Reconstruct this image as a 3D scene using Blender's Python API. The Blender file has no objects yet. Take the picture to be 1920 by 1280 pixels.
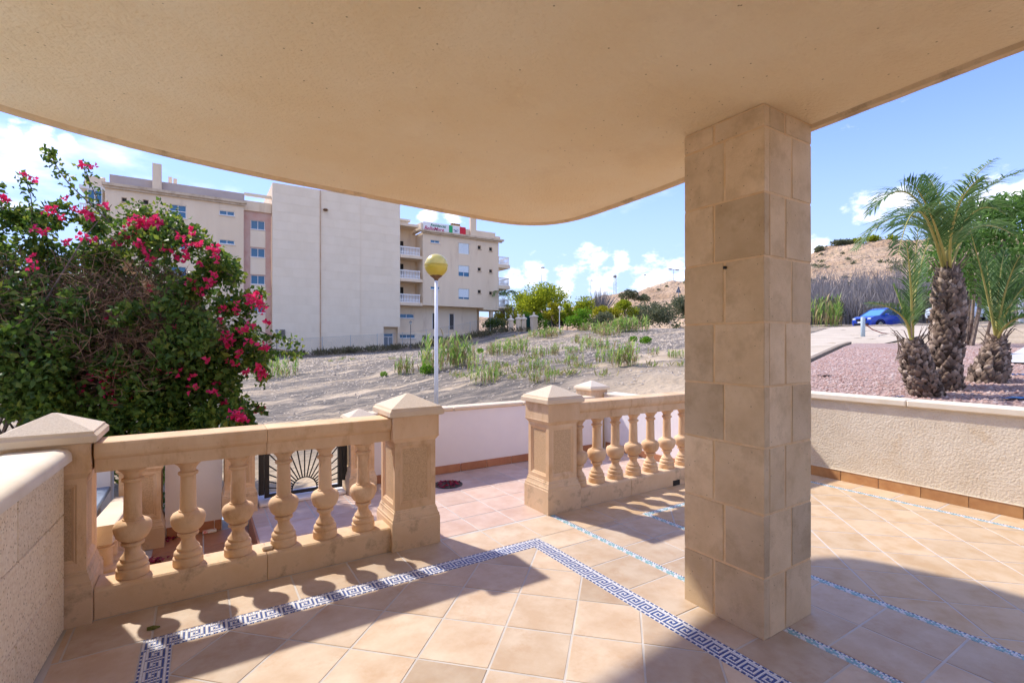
import bpy, bmesh, math, random
import numpy as np
from mathutils import Vector, Matrix, noise as mnoise

random.seed(7); rng = np.random.default_rng(11)
sc = bpy.context.scene
COL = sc.collection
R = math.radians
PI = math.pi

# ------------------------------------------------------------------ camera
F, CX, HY, H = 920.0, 960.0, 645.0, 1.37          # photo pixels / eye height
YAW = math.atan2(585.0, F)
CY, SY = math.cos(YAW), math.sin(YAW)
cam_d = bpy.data.cameras.new('camera')
cam = bpy.data.objects.new('camera', cam_d); COL.objects.link(cam)
cam.location = (0, 0, H)
cam.rotation_euler = (PI/2, 0, -YAW)
cam_d.sensor_width = 36.0
cam_d.lens = F/1920*36.0
cam_d.shift_y = 5.0/1920
cam_d.clip_start = 0.05
cam_d.clip_end = 3000
sc.camera = cam

# ------------------------------------------------------------------ light
SUN_STRENGTH, SKY_STRENGTH, EXPOSURE = 2.0, 0.15, 1.55
SUN_TRAVEL = Vector((0.33, -0.88, -1.0)).normalized()
to_sun = -SUN_TRAVEL
SUN_EL = math.asin(to_sun.z); SUN_AZ = math.atan2(to_sun.x, to_sun.y)
sun_d = bpy.data.lights.new('sun', 'SUN')
sun_d.energy = SUN_STRENGTH; sun_d.angle = R(1.5); sun_d.color = (1.0, 0.93, 0.83)
sun = bpy.data.objects.new('sun', sun_d); COL.objects.link(sun)
sun.rotation_euler = SUN_TRAVEL.to_track_quat('-Z', 'Y').to_euler()
sun.location = (-4, 12, 14)

world = bpy.data.worlds.new('World'); sc.world = world
world.use_nodes = True
sc.view_settings.view_transform = 'Standard'
sc.view_settings.look = 'None'
sc.view_settings.exposure = EXPOSURE
sc.view_settings.gamma = 1.0
sc.view_settings.use_curve_mapping = False
sc.cycles.max_bounces = 8
sc.cycles.diffuse_bounces = 5
sc.cycles.use_adaptive_sampling = True
sc.cycles.adaptive_threshold = 0.02
sc.cycles.glossy_bounces = 3
sc.cycles.transparent_max_bounces = 8
sc.cycles.use_denoising = True
sc.cycles.sample_clamp_indirect = 6.0

def ray(x, y):
    l = (x-CX)/F
    return Vector((CY*l+SY, -SY*l+CY, (HY-y)/F))
def at(x, y, d):                                   # photo pixel at a depth -> point
    return Vector((0, 0, H)) + ray(x, y)*d
def flat(x, y, z=0.0):
    r = ray(x, y); t = (z-H)/r.z
    return Vector((r.x*t, r.y*t, z))

CLOUD_SEED = (3.0, 1.0, 0.0)  # keeps the added overhead clouds mostly out of view
def build_world():
    nt = world.node_tree; nt.nodes.clear()
    N = nt.nodes.new; L = nt.links.new
    out = N('ShaderNodeOutputWorld'); bg = N('ShaderNodeBackground')
    sky = N('ShaderNodeTexSky'); sky.sky_type = 'NISHITA'; sky.sun_disc = False
    sky.sun_elevation = SUN_EL; sky.sun_rotation = SUN_AZ
    sky.altitude = 50; sky.air_density = 1.0; sky.dust_density = 0.02; sky.ozone_density = 2.0
    tc = N('ShaderNodeTexCoord')
    # clouds: fractal noise on the view direction, gathered into cumulus banks low over the horizon
    nz = N('ShaderNodeTexNoise'); nz.inputs['Scale'].default_value = 24.0
    nz.inputs['Detail'].default_value = 9; nz.inputs['Roughness'].default_value = 0.62
    mp = N('ShaderNodeMapping'); mp.inputs['Scale'].default_value = (1, 1, 1.9)
    L(tc.outputs['Generated'], mp.inputs['Vector']); L(mp.outputs['Vector'], nz.inputs['Vector'])
    total = None
    blobs = [(1105, 488, 1.9), (1060, 508, 1.6), (1000, 508, 1.7), (965, 520, 1.4), (1165, 490, 1.1), (1220, 522, 2.2),
             (1130, 528, 2.0), (1262, 512, 1.8), (1050, 545, 1.6), (1640, 388, 1.8), (1680, 380, 1.4), (1880, 372, 2.0), (1915, 365, 1.6),
             (70, 256, 1.1), (130, 268, 0.8), (20, 246, 1.0), (800, 405, 1.1), (850, 415, 1.0),
             (1530, 460, 1.3), (-350, 420, 3.5), (-700, 470, 4), (2200, 380, 4), (2700, 420, 4), (330, 590, 3), (1330, 500, 2.0)]
    for bx_, by_, w in blobs:
        d = ray(bx_, by_).normalized()
        dp = N('ShaderNodeVectorMath'); dp.operation = 'DISTANCE'
        L(tc.outputs['Generated'], dp.inputs[0]); dp.inputs[1].default_value = d
        m = N('ShaderNodeMapRange'); m.interpolation_type = 'SMOOTHERSTEP'
        m.inputs['From Min'].default_value = 0.0; m.inputs['From Max'].default_value = w*0.037
        m.inputs['To Min'].default_value = 1.0; m.inputs['To Max'].default_value = 0.0
        L(dp.outputs['Value'], m.inputs['Value'])
        if total is None: total = m.outputs['Result']
        else:
            mx = N('ShaderNodeMath'); mx.operation = 'MAXIMUM'
            L(total, mx.inputs[0]); L(m.outputs['Result'], mx.inputs[1]); total = mx.outputs[0]
    a = N('ShaderNodeMath'); a.operation = 'MULTIPLY_ADD'; a.inputs[1].default_value = 0.36
    L(total, a.inputs[0]); L(nz.outputs['Fac'], a.inputs[2])
    cl = N('ShaderNodeMapRange'); cl.interpolation_type = 'SMOOTHSTEP'
    cl.inputs['From Min'].default_value = 0.66; cl.inputs['From Max'].default_value = 0.98
    cl.inputs['To Max'].default_value = 0.92
    L(a.outputs[0], cl.inputs['Value'])
    # cumulus added over the whole dome, mostly unseen, for a brighter neutral ambient
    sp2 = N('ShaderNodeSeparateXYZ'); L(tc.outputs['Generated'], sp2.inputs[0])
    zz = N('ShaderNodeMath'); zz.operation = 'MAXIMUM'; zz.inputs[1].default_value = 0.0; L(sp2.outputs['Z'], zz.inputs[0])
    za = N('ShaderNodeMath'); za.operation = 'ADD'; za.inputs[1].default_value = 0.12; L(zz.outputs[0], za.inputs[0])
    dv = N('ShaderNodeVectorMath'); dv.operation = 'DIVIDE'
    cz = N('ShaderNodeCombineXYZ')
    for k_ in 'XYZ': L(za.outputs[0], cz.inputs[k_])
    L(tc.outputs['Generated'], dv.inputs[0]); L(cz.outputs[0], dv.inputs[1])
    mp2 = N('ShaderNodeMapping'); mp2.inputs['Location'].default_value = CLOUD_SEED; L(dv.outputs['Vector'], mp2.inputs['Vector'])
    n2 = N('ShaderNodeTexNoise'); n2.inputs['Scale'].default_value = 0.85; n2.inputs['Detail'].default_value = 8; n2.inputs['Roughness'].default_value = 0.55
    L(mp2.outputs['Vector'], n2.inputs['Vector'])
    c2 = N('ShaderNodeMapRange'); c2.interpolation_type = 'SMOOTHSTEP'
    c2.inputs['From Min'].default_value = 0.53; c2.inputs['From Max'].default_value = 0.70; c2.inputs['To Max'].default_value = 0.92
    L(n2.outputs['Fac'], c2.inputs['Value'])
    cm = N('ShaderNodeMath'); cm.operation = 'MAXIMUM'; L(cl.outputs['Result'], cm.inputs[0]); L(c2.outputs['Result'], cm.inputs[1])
    # thin milky haze low in the air, all round
    sep = N('ShaderNodeSeparateXYZ'); L(tc.outputs['Generated'], sep.inputs[0])
    hz = N('ShaderNodeMapRange'); hz.inputs['From Min'].default_value = 0.0; hz.inputs['From Max'].default_value = 0.42
    hz.inputs['To Min'].default_value = 0.93; hz.inputs['To Max'].default_value = 0.0; hz.interpolation_type = 'SMOOTHSTEP'
    L(sep.outputs['Z'], hz.inputs['Value'])
    mh = N('ShaderNodeMix'); mh.data_type = 'RGBA'
    mh.inputs['B'].default_value = (1.55, 2.05, 2.9, 1)
    gain = N('ShaderNodeMix'); gain.data_type = 'RGBA'; gain.blend_type = 'MULTIPLY'; gain.inputs['Factor'].default_value = 1.0
    gain.inputs['B'].default_value = (0.66, 0.71, 1.0, 1)
    L(sky.outputs[0], gain.inputs['A'])
    sq = N('ShaderNodeVectorMath'); sq.operation = 'DIVIDE'; sq.inputs[1].default_value = (3.4, 4.8, 14.0); L(gain.outputs['Result'], sq.inputs[0])
    s1 = N('ShaderNodeVectorMath'); s1.operation = 'ADD'; s1.inputs[1].default_value = (1, 1, 1); L(sq.outputs['Vector'], s1.inputs[0])
    s2 = N('ShaderNodeVectorMath'); s2.operation = 'DIVIDE'; L(gain.outputs['Result'], s2.inputs[0]); L(s1.outputs['Vector'], s2.inputs[1])
    L(hz.outputs['Result'], mh.inputs['Factor']); L(s2.outputs['Vector'], mh.inputs['A'])
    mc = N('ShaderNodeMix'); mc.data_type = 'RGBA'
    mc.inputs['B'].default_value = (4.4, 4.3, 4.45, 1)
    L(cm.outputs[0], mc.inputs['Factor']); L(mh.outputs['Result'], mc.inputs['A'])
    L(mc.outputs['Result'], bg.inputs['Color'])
    bg.inputs['Strength'].default_value = SKY_STRENGTH
    L(bg.outputs[0], out.inputs[0])
build_world()

# ------------------------------------------------------------------ materials
MATS = {}
def mat(name, c1, c2=None, scale=5.0, rough=0.8, bump=0.0, bscale=80.0, spec=0.3, var=0.0, c3=None, pits=None,
        stain=None, stretch=(1, 1, 1), coord='Object', metallic=0.0, detail=6, bdist=0.004, lo=0.35, hi=0.65, coat=0.0):
    if name in MATS: return MATS[name]
    m = bpy.data.materials.new(name); m.use_nodes = True
    nt = m.node_tree; N = nt.nodes.new; L = nt.links.new
    b = nt.nodes['Principled BSDF']
    b.inputs['Roughness'].default_value = rough; b.inputs['Metallic'].default_value = metallic
    b.inputs['Specular IOR Level'].default_value = spec
    b.inputs['Coat Weight'].default_value = coat
    tc = N('ShaderNodeTexCoord'); oi = N('ShaderNodeObjectInfo')
    mp = N('ShaderNodeMapping'); mp.inputs['Scale'].default_value = stretch
    L(tc.outputs[coord], mp.inputs['Vector'])
    if coord == 'Object':                           # each piece gets its own patch of the pattern
        mu = N('ShaderNodeMath'); mu.operation = 'MULTIPLY'; mu.inputs[1].default_value = 37.0
        L(oi.outputs['Random'], mu.inputs[0]); L(mu.outputs[0], mp.inputs['Location'])
    vec = mp.outputs['Vector']
    if c2 is None: c2 = c1
    nz = N('ShaderNodeTexNoise'); nz.inputs['Scale'].default_value = scale
    nz.inputs['Detail'].default_value = detail; nz.inputs['Roughness'].default_value = 0.6
    L(vec, nz.inputs['Vector'])
    rp = N('ShaderNodeValToRGB')
    rp.color_ramp.elements[0].position = lo; rp.color_ramp.elements[0].color = (*c1, 1)
    rp.color_ramp.elements[1].position = hi; rp.color_ramp.elements[1].color = (*c2, 1)
    if c3 is not None:
        e = rp.color_ramp.elements.new((lo+hi)/2); e.color = (*c3, 1)
    L(nz.outputs['Fac'], rp.inputs['Fac'])
    colr = rp.outputs['Color']
    if stain is not None:                           # blotches of dirt: (colour, scale, amount, threshold)
        sc_, ss, sa, st = stain
        n2 = N('ShaderNodeTexNoise'); n2.inputs['Scale'].default_value = ss; n2.inputs['Detail'].default_value = 8
        n2.inputs['Roughness'].default_value = 0.7
        L(vec, n2.inputs['Vector'])
        mr = N('ShaderNodeMapRange'); mr.inputs['From Min'].default_value = st; mr.inputs['From Max'].default_value = st+0.18
        mr.inputs['To Max'].default_value = sa
        L(n2.outputs['Fac'], mr.inputs['Value'])
        mx = N('ShaderNodeMix'); mx.data_type = 'RGBA'; mx.inputs['B'].default_value = (*sc_, 1)
        L(mr.outputs['Result'], mx.inputs['Factor']); L(colr, mx.inputs['A']); colr = mx.outputs['Result']
    if pits is not None:                            # small dark pores: (colour, scale, radius)
        pc, ps, pr_ = pits
        vo = N('ShaderNodeTexVoronoi'); vo.inputs['Scale'].default_value = ps
        L(vec, vo.inputs['Vector'])
        mr = N('ShaderNodeMapRange'); mr.inputs['From Min'].default_value = pr_*0.5; mr.inputs['From Max'].default_value = pr_
        mr.inputs['To Min'].default_value = 0.8; mr.inputs['To Max'].default_value = 0.0
        L(vo.outputs['Distance'], mr.inputs['Value'])
        mx = N('ShaderNodeMix'); mx.data_type = 'RGBA'; mx.inputs['B'].default_value = (*pc, 1)
        L(mr.outputs['Result'], mx.inputs['Factor']); L(colr, mx.inputs['A']); colr = mx.outputs['Result']
    if var > 0:
        mr = N('ShaderNodeMapRange'); mr.inputs['To Min'].default_value = 1-var; mr.inputs['To Max'].default_value = 1+var
        L(oi.outputs['Random'], mr.inputs['Value'])
        hs = N('ShaderNodeHueSaturation'); L(mr.outputs['Result'], hs.inputs['Value']); L(colr, hs.inputs['Color'])
        colr = hs.outputs['Color']
    L(colr, b.inputs['Base Color'])
    if bump > 0:
        n3 = N('ShaderNodeTexNoise'); n3.inputs['Scale'].default_value = bscale; n3.inputs['Detail'].default_value = 5
        L(vec, n3.inputs['Vector'])
        bp = N('ShaderNodeBump'); bp.inputs['Strength'].default_value = bump; bp.inputs['Distance'].default_value = bdist
        L(n3.outputs['Fac'], bp.inputs['Height']); L(bp.outputs['Normal'], b.inputs['Normal'])
    MATS[name] = m
    return m

def leaf_mat(name, cols, rough=0.55, trans=0.35, spec=0.3):
    if name in MATS: return MATS[name]
    m = bpy.data.materials.new(name); m.use_nodes = True
    nt = m.node_tree; N = nt.nodes.new; L = nt.links.new
    b = nt.nodes['Principled BSDF']; b.inputs['Roughness'].default_value = rough
    b.inputs['Specular IOR Level'].default_value = spec
    g = N('ShaderNodeNewGeometry'); rp = N('ShaderNodeValToRGB')
    els = rp.color_ramp.elements
    n = len(cols)
    els[0].position = 0.0; els[0].color = (*cols[0], 1)
    els[1].position = 1.0; els[1].color = (*cols[-1], 1)
    for i in range(1, n-1):
        e = els.new(i/(n-1)); e.color = (*cols[i], 1)
    L(g.outputs['Random Per Island'], rp.inputs['Fac'])
    L(rp.outputs['Color'], b.inputs['Base Color'])
    t = N('ShaderNodeBsdfTranslucent'); L(rp.outputs['Color'], t.inputs['Color'])
    mx = N('ShaderNodeMixShader'); mx.inputs[0].default_value = trans
    L(b.outputs[0], mx.inputs[1]); L(t.outputs[0], mx.inputs[2])
    L(mx.outputs[0], nt.nodes['Material Output'].inputs['Surface'])
    MATS[name] = m
    return m

def glass_mat(name, col=(0.02, 0.05, 0.09), rough=0.08, spec=0.6):
    return mat(name, col, rough=rough, spec=spec)

# stone, plaster, tile
M_stone = mat('cast_sandstone', (0.64, 0.42, 0.235), (0.74, 0.525, 0.325), 5, 0.85, 0.5, 150, var=0.06, stain=((0.40, 0.21, 0.08), 6.0, 0.65, 0.52), stretch=(1, 1, 0.45), bdist=0.002, pits=((0.34, 0.19, 0.08), 34, 0.07))
M_stone_low = mat('weathered_sandstone', (0.62, 0.43, 0.255), (0.72, 0.53, 0.345), 4, 0.88, 0.5, 160, var=0.04, stain=((0.22, 0.14, 0.075), 8.0, 0.7, 0.52), bdist=0.002)
M_grain = mat('grainy_sandstone', (0.50, 0.33, 0.18), (0.66, 0.46, 0.27), 140, 0.95, 0.8, 220, var=0.03, bdist=0.003)
M_cap = mat('pale_sandstone', (0.66, 0.52, 0.36), (0.72, 0.58, 0.42), 4, 0.85, 0.3, 200, var=0.03, stain=((0.48, 0.33, 0.18), 3.5, 0.4, 0.58), bdist=0.002)
M_ashlar = mat('ashlar_stone', (0.60, 0.435, 0.255), (0.74, 0.56, 0.355), 3.5, 0.9, 0.4, 110, var=0.13, stain=((0.47, 0.325, 0.18), 6.5, 0.6, 0.50), bdist=0.003, pits=((0.16, 0.11, 0.07), 26, 0.09))
M_ashlar_grey = mat('grey_ashlar_stone', (0.53, 0.395, 0.245), (0.66, 0.51, 0.335), 3.5, 0.9, 0.45, 110, var=0.10, stain=((0.39, 0.28, 0.165), 6.0, 0.6, 0.50), bdist=0.003, pits=((0.16, 0.11, 0.07), 22, 0.07))
M_mortar = mat('tan_mortar', (0.70, 0.47, 0.245), (0.78, 0.57, 0.34), 14, 0.95, 0.5, 120)
M_soffit = mat('cream_stucco', (0.86, 0.66, 0.38), (0.89, 0.72, 0.455), 1.6, 0.9, 1.0, 60, stain=((0.70, 0.49, 0.26), 1.3, 0.4, 0.55), pits=((0.30, 0.19, 0.09), 15, 0.075), bdist=0.010)
M_stucco = mat('rough_stucco', (0.62, 0.52, 0.385), (0.70, 0.61, 0.475), 5, 0.95, 0.7, 60, stain=((0.54, 0.37, 0.19), 4.5, 0.6, 0.60), bdist=0.010)
M_bush_hammer = mat('bush_hammered_stone', (0.74, 0.58, 0.37), (0.86, 0.73, 0.52), 60, 0.95, 1.0, 90, var=0.05, pits=((0.36, 0.25, 0.13), 60, 0.30), bdist=0.004)
M_coping = mat('cream_coping', (0.70, 0.60, 0.45), (0.76, 0.67, 0.53), 6, 0.75, 0.2, 150, bdist=0.002)
M_white = mat('white_render', (0.78, 0.75, 0.76), (0.82, 0.79, 0.79), 3, 0.9, 0.25, 90, stain=((0.66, 0.60, 0.56), 3, 0.3, 0.58))
M_tile = mat('terracotta_tile', (0.47, 0.345, 0.235), (0.565, 0.46, 0.35), 5.5, 0.55, 0.15, 40, spec=0.25, var=0.15, c3=(0.515, 0.40, 0.29), bdist=0.002, stain=((0.42, 0.26, 0.145), 6, 0.6, 0.54), coord='Object')
M_tile_warm = mat('ochre_tile', (0.49, 0.335, 0.19), (0.59, 0.455, 0.305), 6, 0.55, 0.12, 40, spec=0.2, var=0.06, c3=(0.54, 0.395, 0.25), stain=((0.50, 0.29, 0.13), 6, 0.5, 0.56), bdist=0.002)
M_tile_pink = mat('rose_tile', (0.52, 0.355, 0.27), (0.61, 0.46, 0.375), 6, 0.55, 0.12, 40, spec=0.35, var=0.08, bdist=0.002)
M_skirt = mat('brown_tile', (0.40, 0.19, 0.075), (0.50, 0.27, 0.11), 9, 0.4, 0.1, 40, spec=0.45, var=0.1)
M_skirt_red = mat('red_brown_tile', (0.36, 0.15, 0.08), (0.43, 0.20, 0.10), 9, 0.45, 0.1, 40, spec=0.4, var=0.1)
M_grout = mat('grey_grout', (0.46, 0.43, 0.40), (0.55, 0.52, 0.49), 30, 0.95, 0.3, 200, coord='Generated')
M_mos_blue = mat('blue_tessera', (0.035, 0.07, 0.25), (0.09, 0.15, 0.38), 90, 0.35, spec=0.5)
M_mos_white = mat('white_tessera', (0.70, 0.71, 0.74), (0.80, 0.80, 0.82), 90, 0.4, spec=0.5)
M_mos_turq = mat('turquoise_tessera', (0.22, 0.44, 0.47), (0.36, 0.58, 0.62), 90, 0.35, spec=0.5)
M_black = mat('black_iron', (0.012, 0.012, 0.013), (0.02, 0.02, 0.02), 20, 0.5, spec=0.5)
# buildings
M_facade = mat('beige_facade', (0.75, 0.60, 0.425), (0.81, 0.66, 0.48), 0.5, 0.9, 0.25, 12, stain=((0.46, 0.31, 0.21), 1.1, 0.55, 0.56), stretch=(1, 1, 0.16), bdist=0.02)
M_panel = mat('facade_panel', (0.80, 0.68, 0.51), (0.85, 0.73, 0.56), 0.8, 0.9, 0.25, 9, var=0.015, stain=((0.60, 0.46, 0.34), 0.9, 0.35, 0.60), stretch=(1, 1, 0.3), bdist=0.02)
M_pink = mat('pink_facade', (0.58, 0.33, 0.26), (0.64, 0.46, 0.38), 0.7, 0.9, 0.2, 12, bdist=0.02)
M_cornice = mat('stained_cornice', (0.62, 0.50, 0.36), (0.36, 0.26, 0.17), 1.6, 0.9, 0.3, 12, lo=0.45, hi=0.75)
M_bwhite = mat('white_paint', (0.78, 0.78, 0.77), (0.82, 0.82, 0.81), 4, 0.6)
M_glass = glass_mat('window_glass', (0.03, 0.14, 0.26))
M_dark = mat('dark_opening', (0.03, 0.028, 0.026), rough=0.9)
M_shutter = mat('white_shutter', (0.70, 0.78, 0.82), (0.74, 0.81, 0.84), 6, 0.6)
M_louvre = mat('grey_louvre', (0.16, 0.15, 0.14), rough=0.7)
M_brownwood = mat('brown_shutter', (0.22, 0.12, 0.07), (0.28, 0.16, 0.10), 5, 0.7)
M_steel = mat('galvanised_steel', (0.42, 0.44, 0.45), (0.5, 0.52, 0.53), 8, 0.45, metallic=0.5)
M_lamp_white = mat('white_pole_paint', (0.72, 0.73, 0.74), (0.78, 0.79, 0.80), 5, 0.5)
M_globe_top = mat('yellow_globe_upper', (0.60, 0.47, 0.10), (0.66, 0.54, 0.16), 5, 0.3, spec=0.5)
M_globe_low = mat('yellow_globe_lower', (0.58, 0.40, 0.03), (0.62, 0.46, 0.06), 5, 0.3, spec=0.5)
M_rust = mat('rusty_brown', (0.16, 0.08, 0.035), (0.24, 0.13, 0.06), 12, 0.8)
# ground
def ground_mat():
    m = mat('dry_lot_soil', (0.37, 0.28, 0.18), (0.50, 0.39, 0.265), 0.6, 0.97, 1.0, 9.0, coord='Object', bdist=0.06, detail=10)
    nt = m.node_tree; N = nt.nodes.new; L = nt.links.new
    b = nt.nodes['Principled BSDF']
    src = b.inputs['Base Color'].links[0].from_socket
    tc = N('ShaderNodeTexCoord'); sp = N('ShaderNodeSeparateXYZ'); L(tc.outputs['Object'], sp.inputs[0])
    mp = N('ShaderNodeMapping'); mp.inputs['Rotation'].default_value = (0, 0, R(33)); mp.inputs['Scale'].default_value = (0.16, 0.55, 0.5)
    L(tc.outputs['Object'], mp.inputs['Vector'])
    n = N('ShaderNodeTexNoise'); n.inputs['Scale'].default_value = 1.0; n.inputs['Detail'].default_value = 12; n.inputs['Roughness'].default_value = 0.72
    L(mp.outputs['Vector'], n.inputs['Vector'])
    mr = N('ShaderNodeMapRange'); mr.inputs['From Min'].default_value = 0.42; mr.inputs['From Max'].default_value = 0.49
    L(n.outputs['Fac'], mr.inputs['Value'])
    n2 = N('ShaderNodeTexNoise'); n2.inputs['Scale'].default_value = 3.2; n2.inputs['Detail'].default_value = 13; n2.inputs['Roughness'].default_value = 0.82
    mq = N('ShaderNodeMapping'); mq.inputs['Rotation'].default_value = (0, 0, R(33)); mq.inputs['Scale'].default_value = (0.45, 1.3, 1)
    L(tc.outputs['Object'], mq.inputs['Vector']); L(mq.outputs['Vector'], n2.inputs['Vector'])
    r2 = N('ShaderNodeValToRGB'); r2.color_ramp.elements[0].position = 0.47; r2.color_ramp.elements[1].position = 0.63
    r2.color_ramp.elements[0].color = (0.075, 0.068, 0.062, 1); r2.color_ramp.elements[1].color = (0.36, 0.29, 0.21, 1)
    L(n2.outputs['Fac'], r2.inputs['Fac'])
    # ash-grey burnt stubble lies over the open part of the lot, bare sand along its near and right edges
    us = N('ShaderNodeMapRange'); us.inputs['From Min'].default_value = 5.2; us.inputs['From Max'].default_value = 7.5
    us.inputs['To Max'].default_value = 0.9
    L(sp.outputs['Y'], us.inputs['Value'])
    mm = N('ShaderNodeMath'); mm.operation = 'MULTIPLY'; L(mr.outputs['Result'], mm.inputs[0]); L(us.outputs['Result'], mm.inputs[1])
    mx = N('ShaderNodeMix'); mx.data_type = 'RGBA'
    L(mm.outputs[0], mx.inputs['Factor']); L(src, mx.inputs['A']); L(r2.outputs['Color'], mx.inputs['B'])
    L(mx.outputs['Result'], b.inputs['Base Color'])
    return m
M_ground = ground_mat()
M_gravel = mat('pink_gravel', (0.37, 0.24, 0.20), (0.52, 0.38, 0.335), 55, 0.95, 1.0, 60, coord='Object', bdist=0.03, detail=8)
M_concrete = mat('pale_concrete', (0.50, 0.48, 0.45), (0.58, 0.56, 0.53), 1.2, 0.9, 0.2, 30)
M_kerb = mat('brown_edging', (0.22, 0.17, 0.12), (0.30, 0.24, 0.18), 6, 0.9)
M_hill = mat('ochre_hill', (0.42, 0.27, 0.155), (0.60, 0.43, 0.28), 0.09, 0.97, 1.0, 0.8, coord='Object', detail=12, stain=((0.15, 0.13, 0.07), 0.16, 0.8, 0.53), bdist=2.0)
M_bark = mat('grey_brown_bark', (0.13, 0.09, 0.065), (0.24, 0.18, 0.14), 20, 0.95, 0.5, 60)
M_twig = leaf_mat('dry_twig', [(0.10, 0.05, 0.03), (0.24, 0.13, 0.075), (0.15, 0.08, 0.05), (0.36, 0.22, 0.13)], 0.9, 0.0)
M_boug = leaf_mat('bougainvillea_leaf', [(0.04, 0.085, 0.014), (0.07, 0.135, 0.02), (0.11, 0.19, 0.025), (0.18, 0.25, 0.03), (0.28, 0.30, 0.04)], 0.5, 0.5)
M_boug_dark = leaf_mat('dark_green_leaf', [(0.045, 0.085, 0.014), (0.075, 0.14, 0.022), (0.115, 0.185, 0.028), (0.17, 0.21, 0.035)], 0.5, 0.45)  # deeper green for the inner leaves and the clipped hedge
M_bract = leaf_mat('magenta_bract', [(0.60, 0.015, 0.09), (0.78, 0.03, 0.15), (0.70, 0.02, 0.10), (0.82, 0.07, 0.22)], 0.6, 0.4)
M_bract_dry = leaf_mat('dried_bract', [(0.45, 0.27, 0.13), (0.56, 0.36, 0.20)], 0.8, 0.3)
M_petal = leaf_mat('fallen_petal', [(0.28, 0.02, 0.06), (0.40, 0.04, 0.10), (0.20, 0.07, 0.05)], 0.8, 0.1)
M_reed = leaf_mat('reed_blade', [(0.14, 0.28, 0.05), (0.23, 0.38, 0.07), (0.33, 0.46, 0.11), (0.48, 0.46, 0.15)], 0.6, 0.5)
M_reed_dry = leaf_mat('dry_reed', [(0.34, 0.25, 0.13), (0.44, 0.33, 0.17)], 0.8, 0.2)
M_reed_grey = leaf_mat('grey_dead_reed', [(0.18, 0.16, 0.15), (0.28, 0.25, 0.24), (0.36, 0.32, 0.30), (0.22, 0.19, 0.17)], 0.9, 0.1)
M_pine = leaf_mat('yellow_green_pine', [(0.16, 0.22, 0.015), (0.28, 0.34, 0.02), (0.38, 0.42, 0.025), (0.46, 0.48, 0.03)], 0.7, 0.55)  # vivid yellow-green foliage colour
M_pine_y = leaf_mat('yellow_pine', [(0.24, 0.24, 0.015), (0.36, 0.34, 0.02), (0.44, 0.40, 0.03)], 0.7, 0.5)
M_green = leaf_mat('bright_shrub', [(0.08, 0.20, 0.015), (0.14, 0.30, 0.02), (0.22, 0.38, 0.03)], 0.7, 0.5)
M_olive = leaf_mat('olive_scrub', [(0.09, 0.11, 0.055), (0.15, 0.17, 0.085), (0.22, 0.22, 0.13)], 0.8, 0.4)
M_oleander = leaf_mat('willowy_leaf', [(0.06, 0.15, 0.025), (0.11, 0.23, 0.035), (0.17, 0.31, 0.05), (0.23, 0.36, 0.10)], 0.6, 0.5)
M_palm = leaf_mat('palm_leaflet', [(0.055, 0.12, 0.035), (0.09, 0.185, 0.045), (0.14, 0.25, 0.07), (0.22, 0.32, 0.12)], 0.5, 0.4, 0.35)
M_rachis = mat('palm_rachis', (0.38, 0.36, 0.09), (0.46, 0.40, 0.13), 9, 0.6)
M_boot = leaf_mat('palm_leaf_base', [(0.05, 0.033, 0.024), (0.12, 0.082, 0.06), (0.18, 0.125, 0.09), (0.22, 0.155, 0.115), (0.42, 0.33, 0.26)], 0.9, 0.0)
M_palm_core = mat('palm_fibre', (0.06, 0.042, 0.03), (0.12, 0.085, 0.06), 30, 0.95, 0.5, 80)
M_bluecar = mat('blue_car_paint', (0.004, 0.045, 0.42), rough=0.3, spec=0.5, coat=0.6)
M_whitecar = mat('white_car_paint', (0.62, 0.68, 0.74), rough=0.3, spec=0.5, coat=0.5)
M_carglass = glass_mat('car_glass', (0.015, 0.05, 0.08), 0.05, 0.7)
M_windscreen = glass_mat('windscreen_glass', (0.10, 0.28, 0.38), 0.12, 0.7)
M_tyre = mat('tyre_rubber', (0.015, 0.015, 0.015), rough=0.9)
M_rim = mat('alloy_rim', (0.35, 0.36, 0.37), rough=0.35, metallic=0.7)
M_headlamp = mat('headlamp_glass', (0.62, 0.68, 0.70), rough=0.15, spec=0.6)
M_blue_plastic = mat('blue_plastic', (0.02, 0.10, 0.28), (0.05, 0.17, 0.38), 12, 0.45)
M_bluegrey = mat('blue_grey_panel', (0.12, 0.17, 0.24), (0.20, 0.25, 0.32), 5, 0.4)

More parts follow.
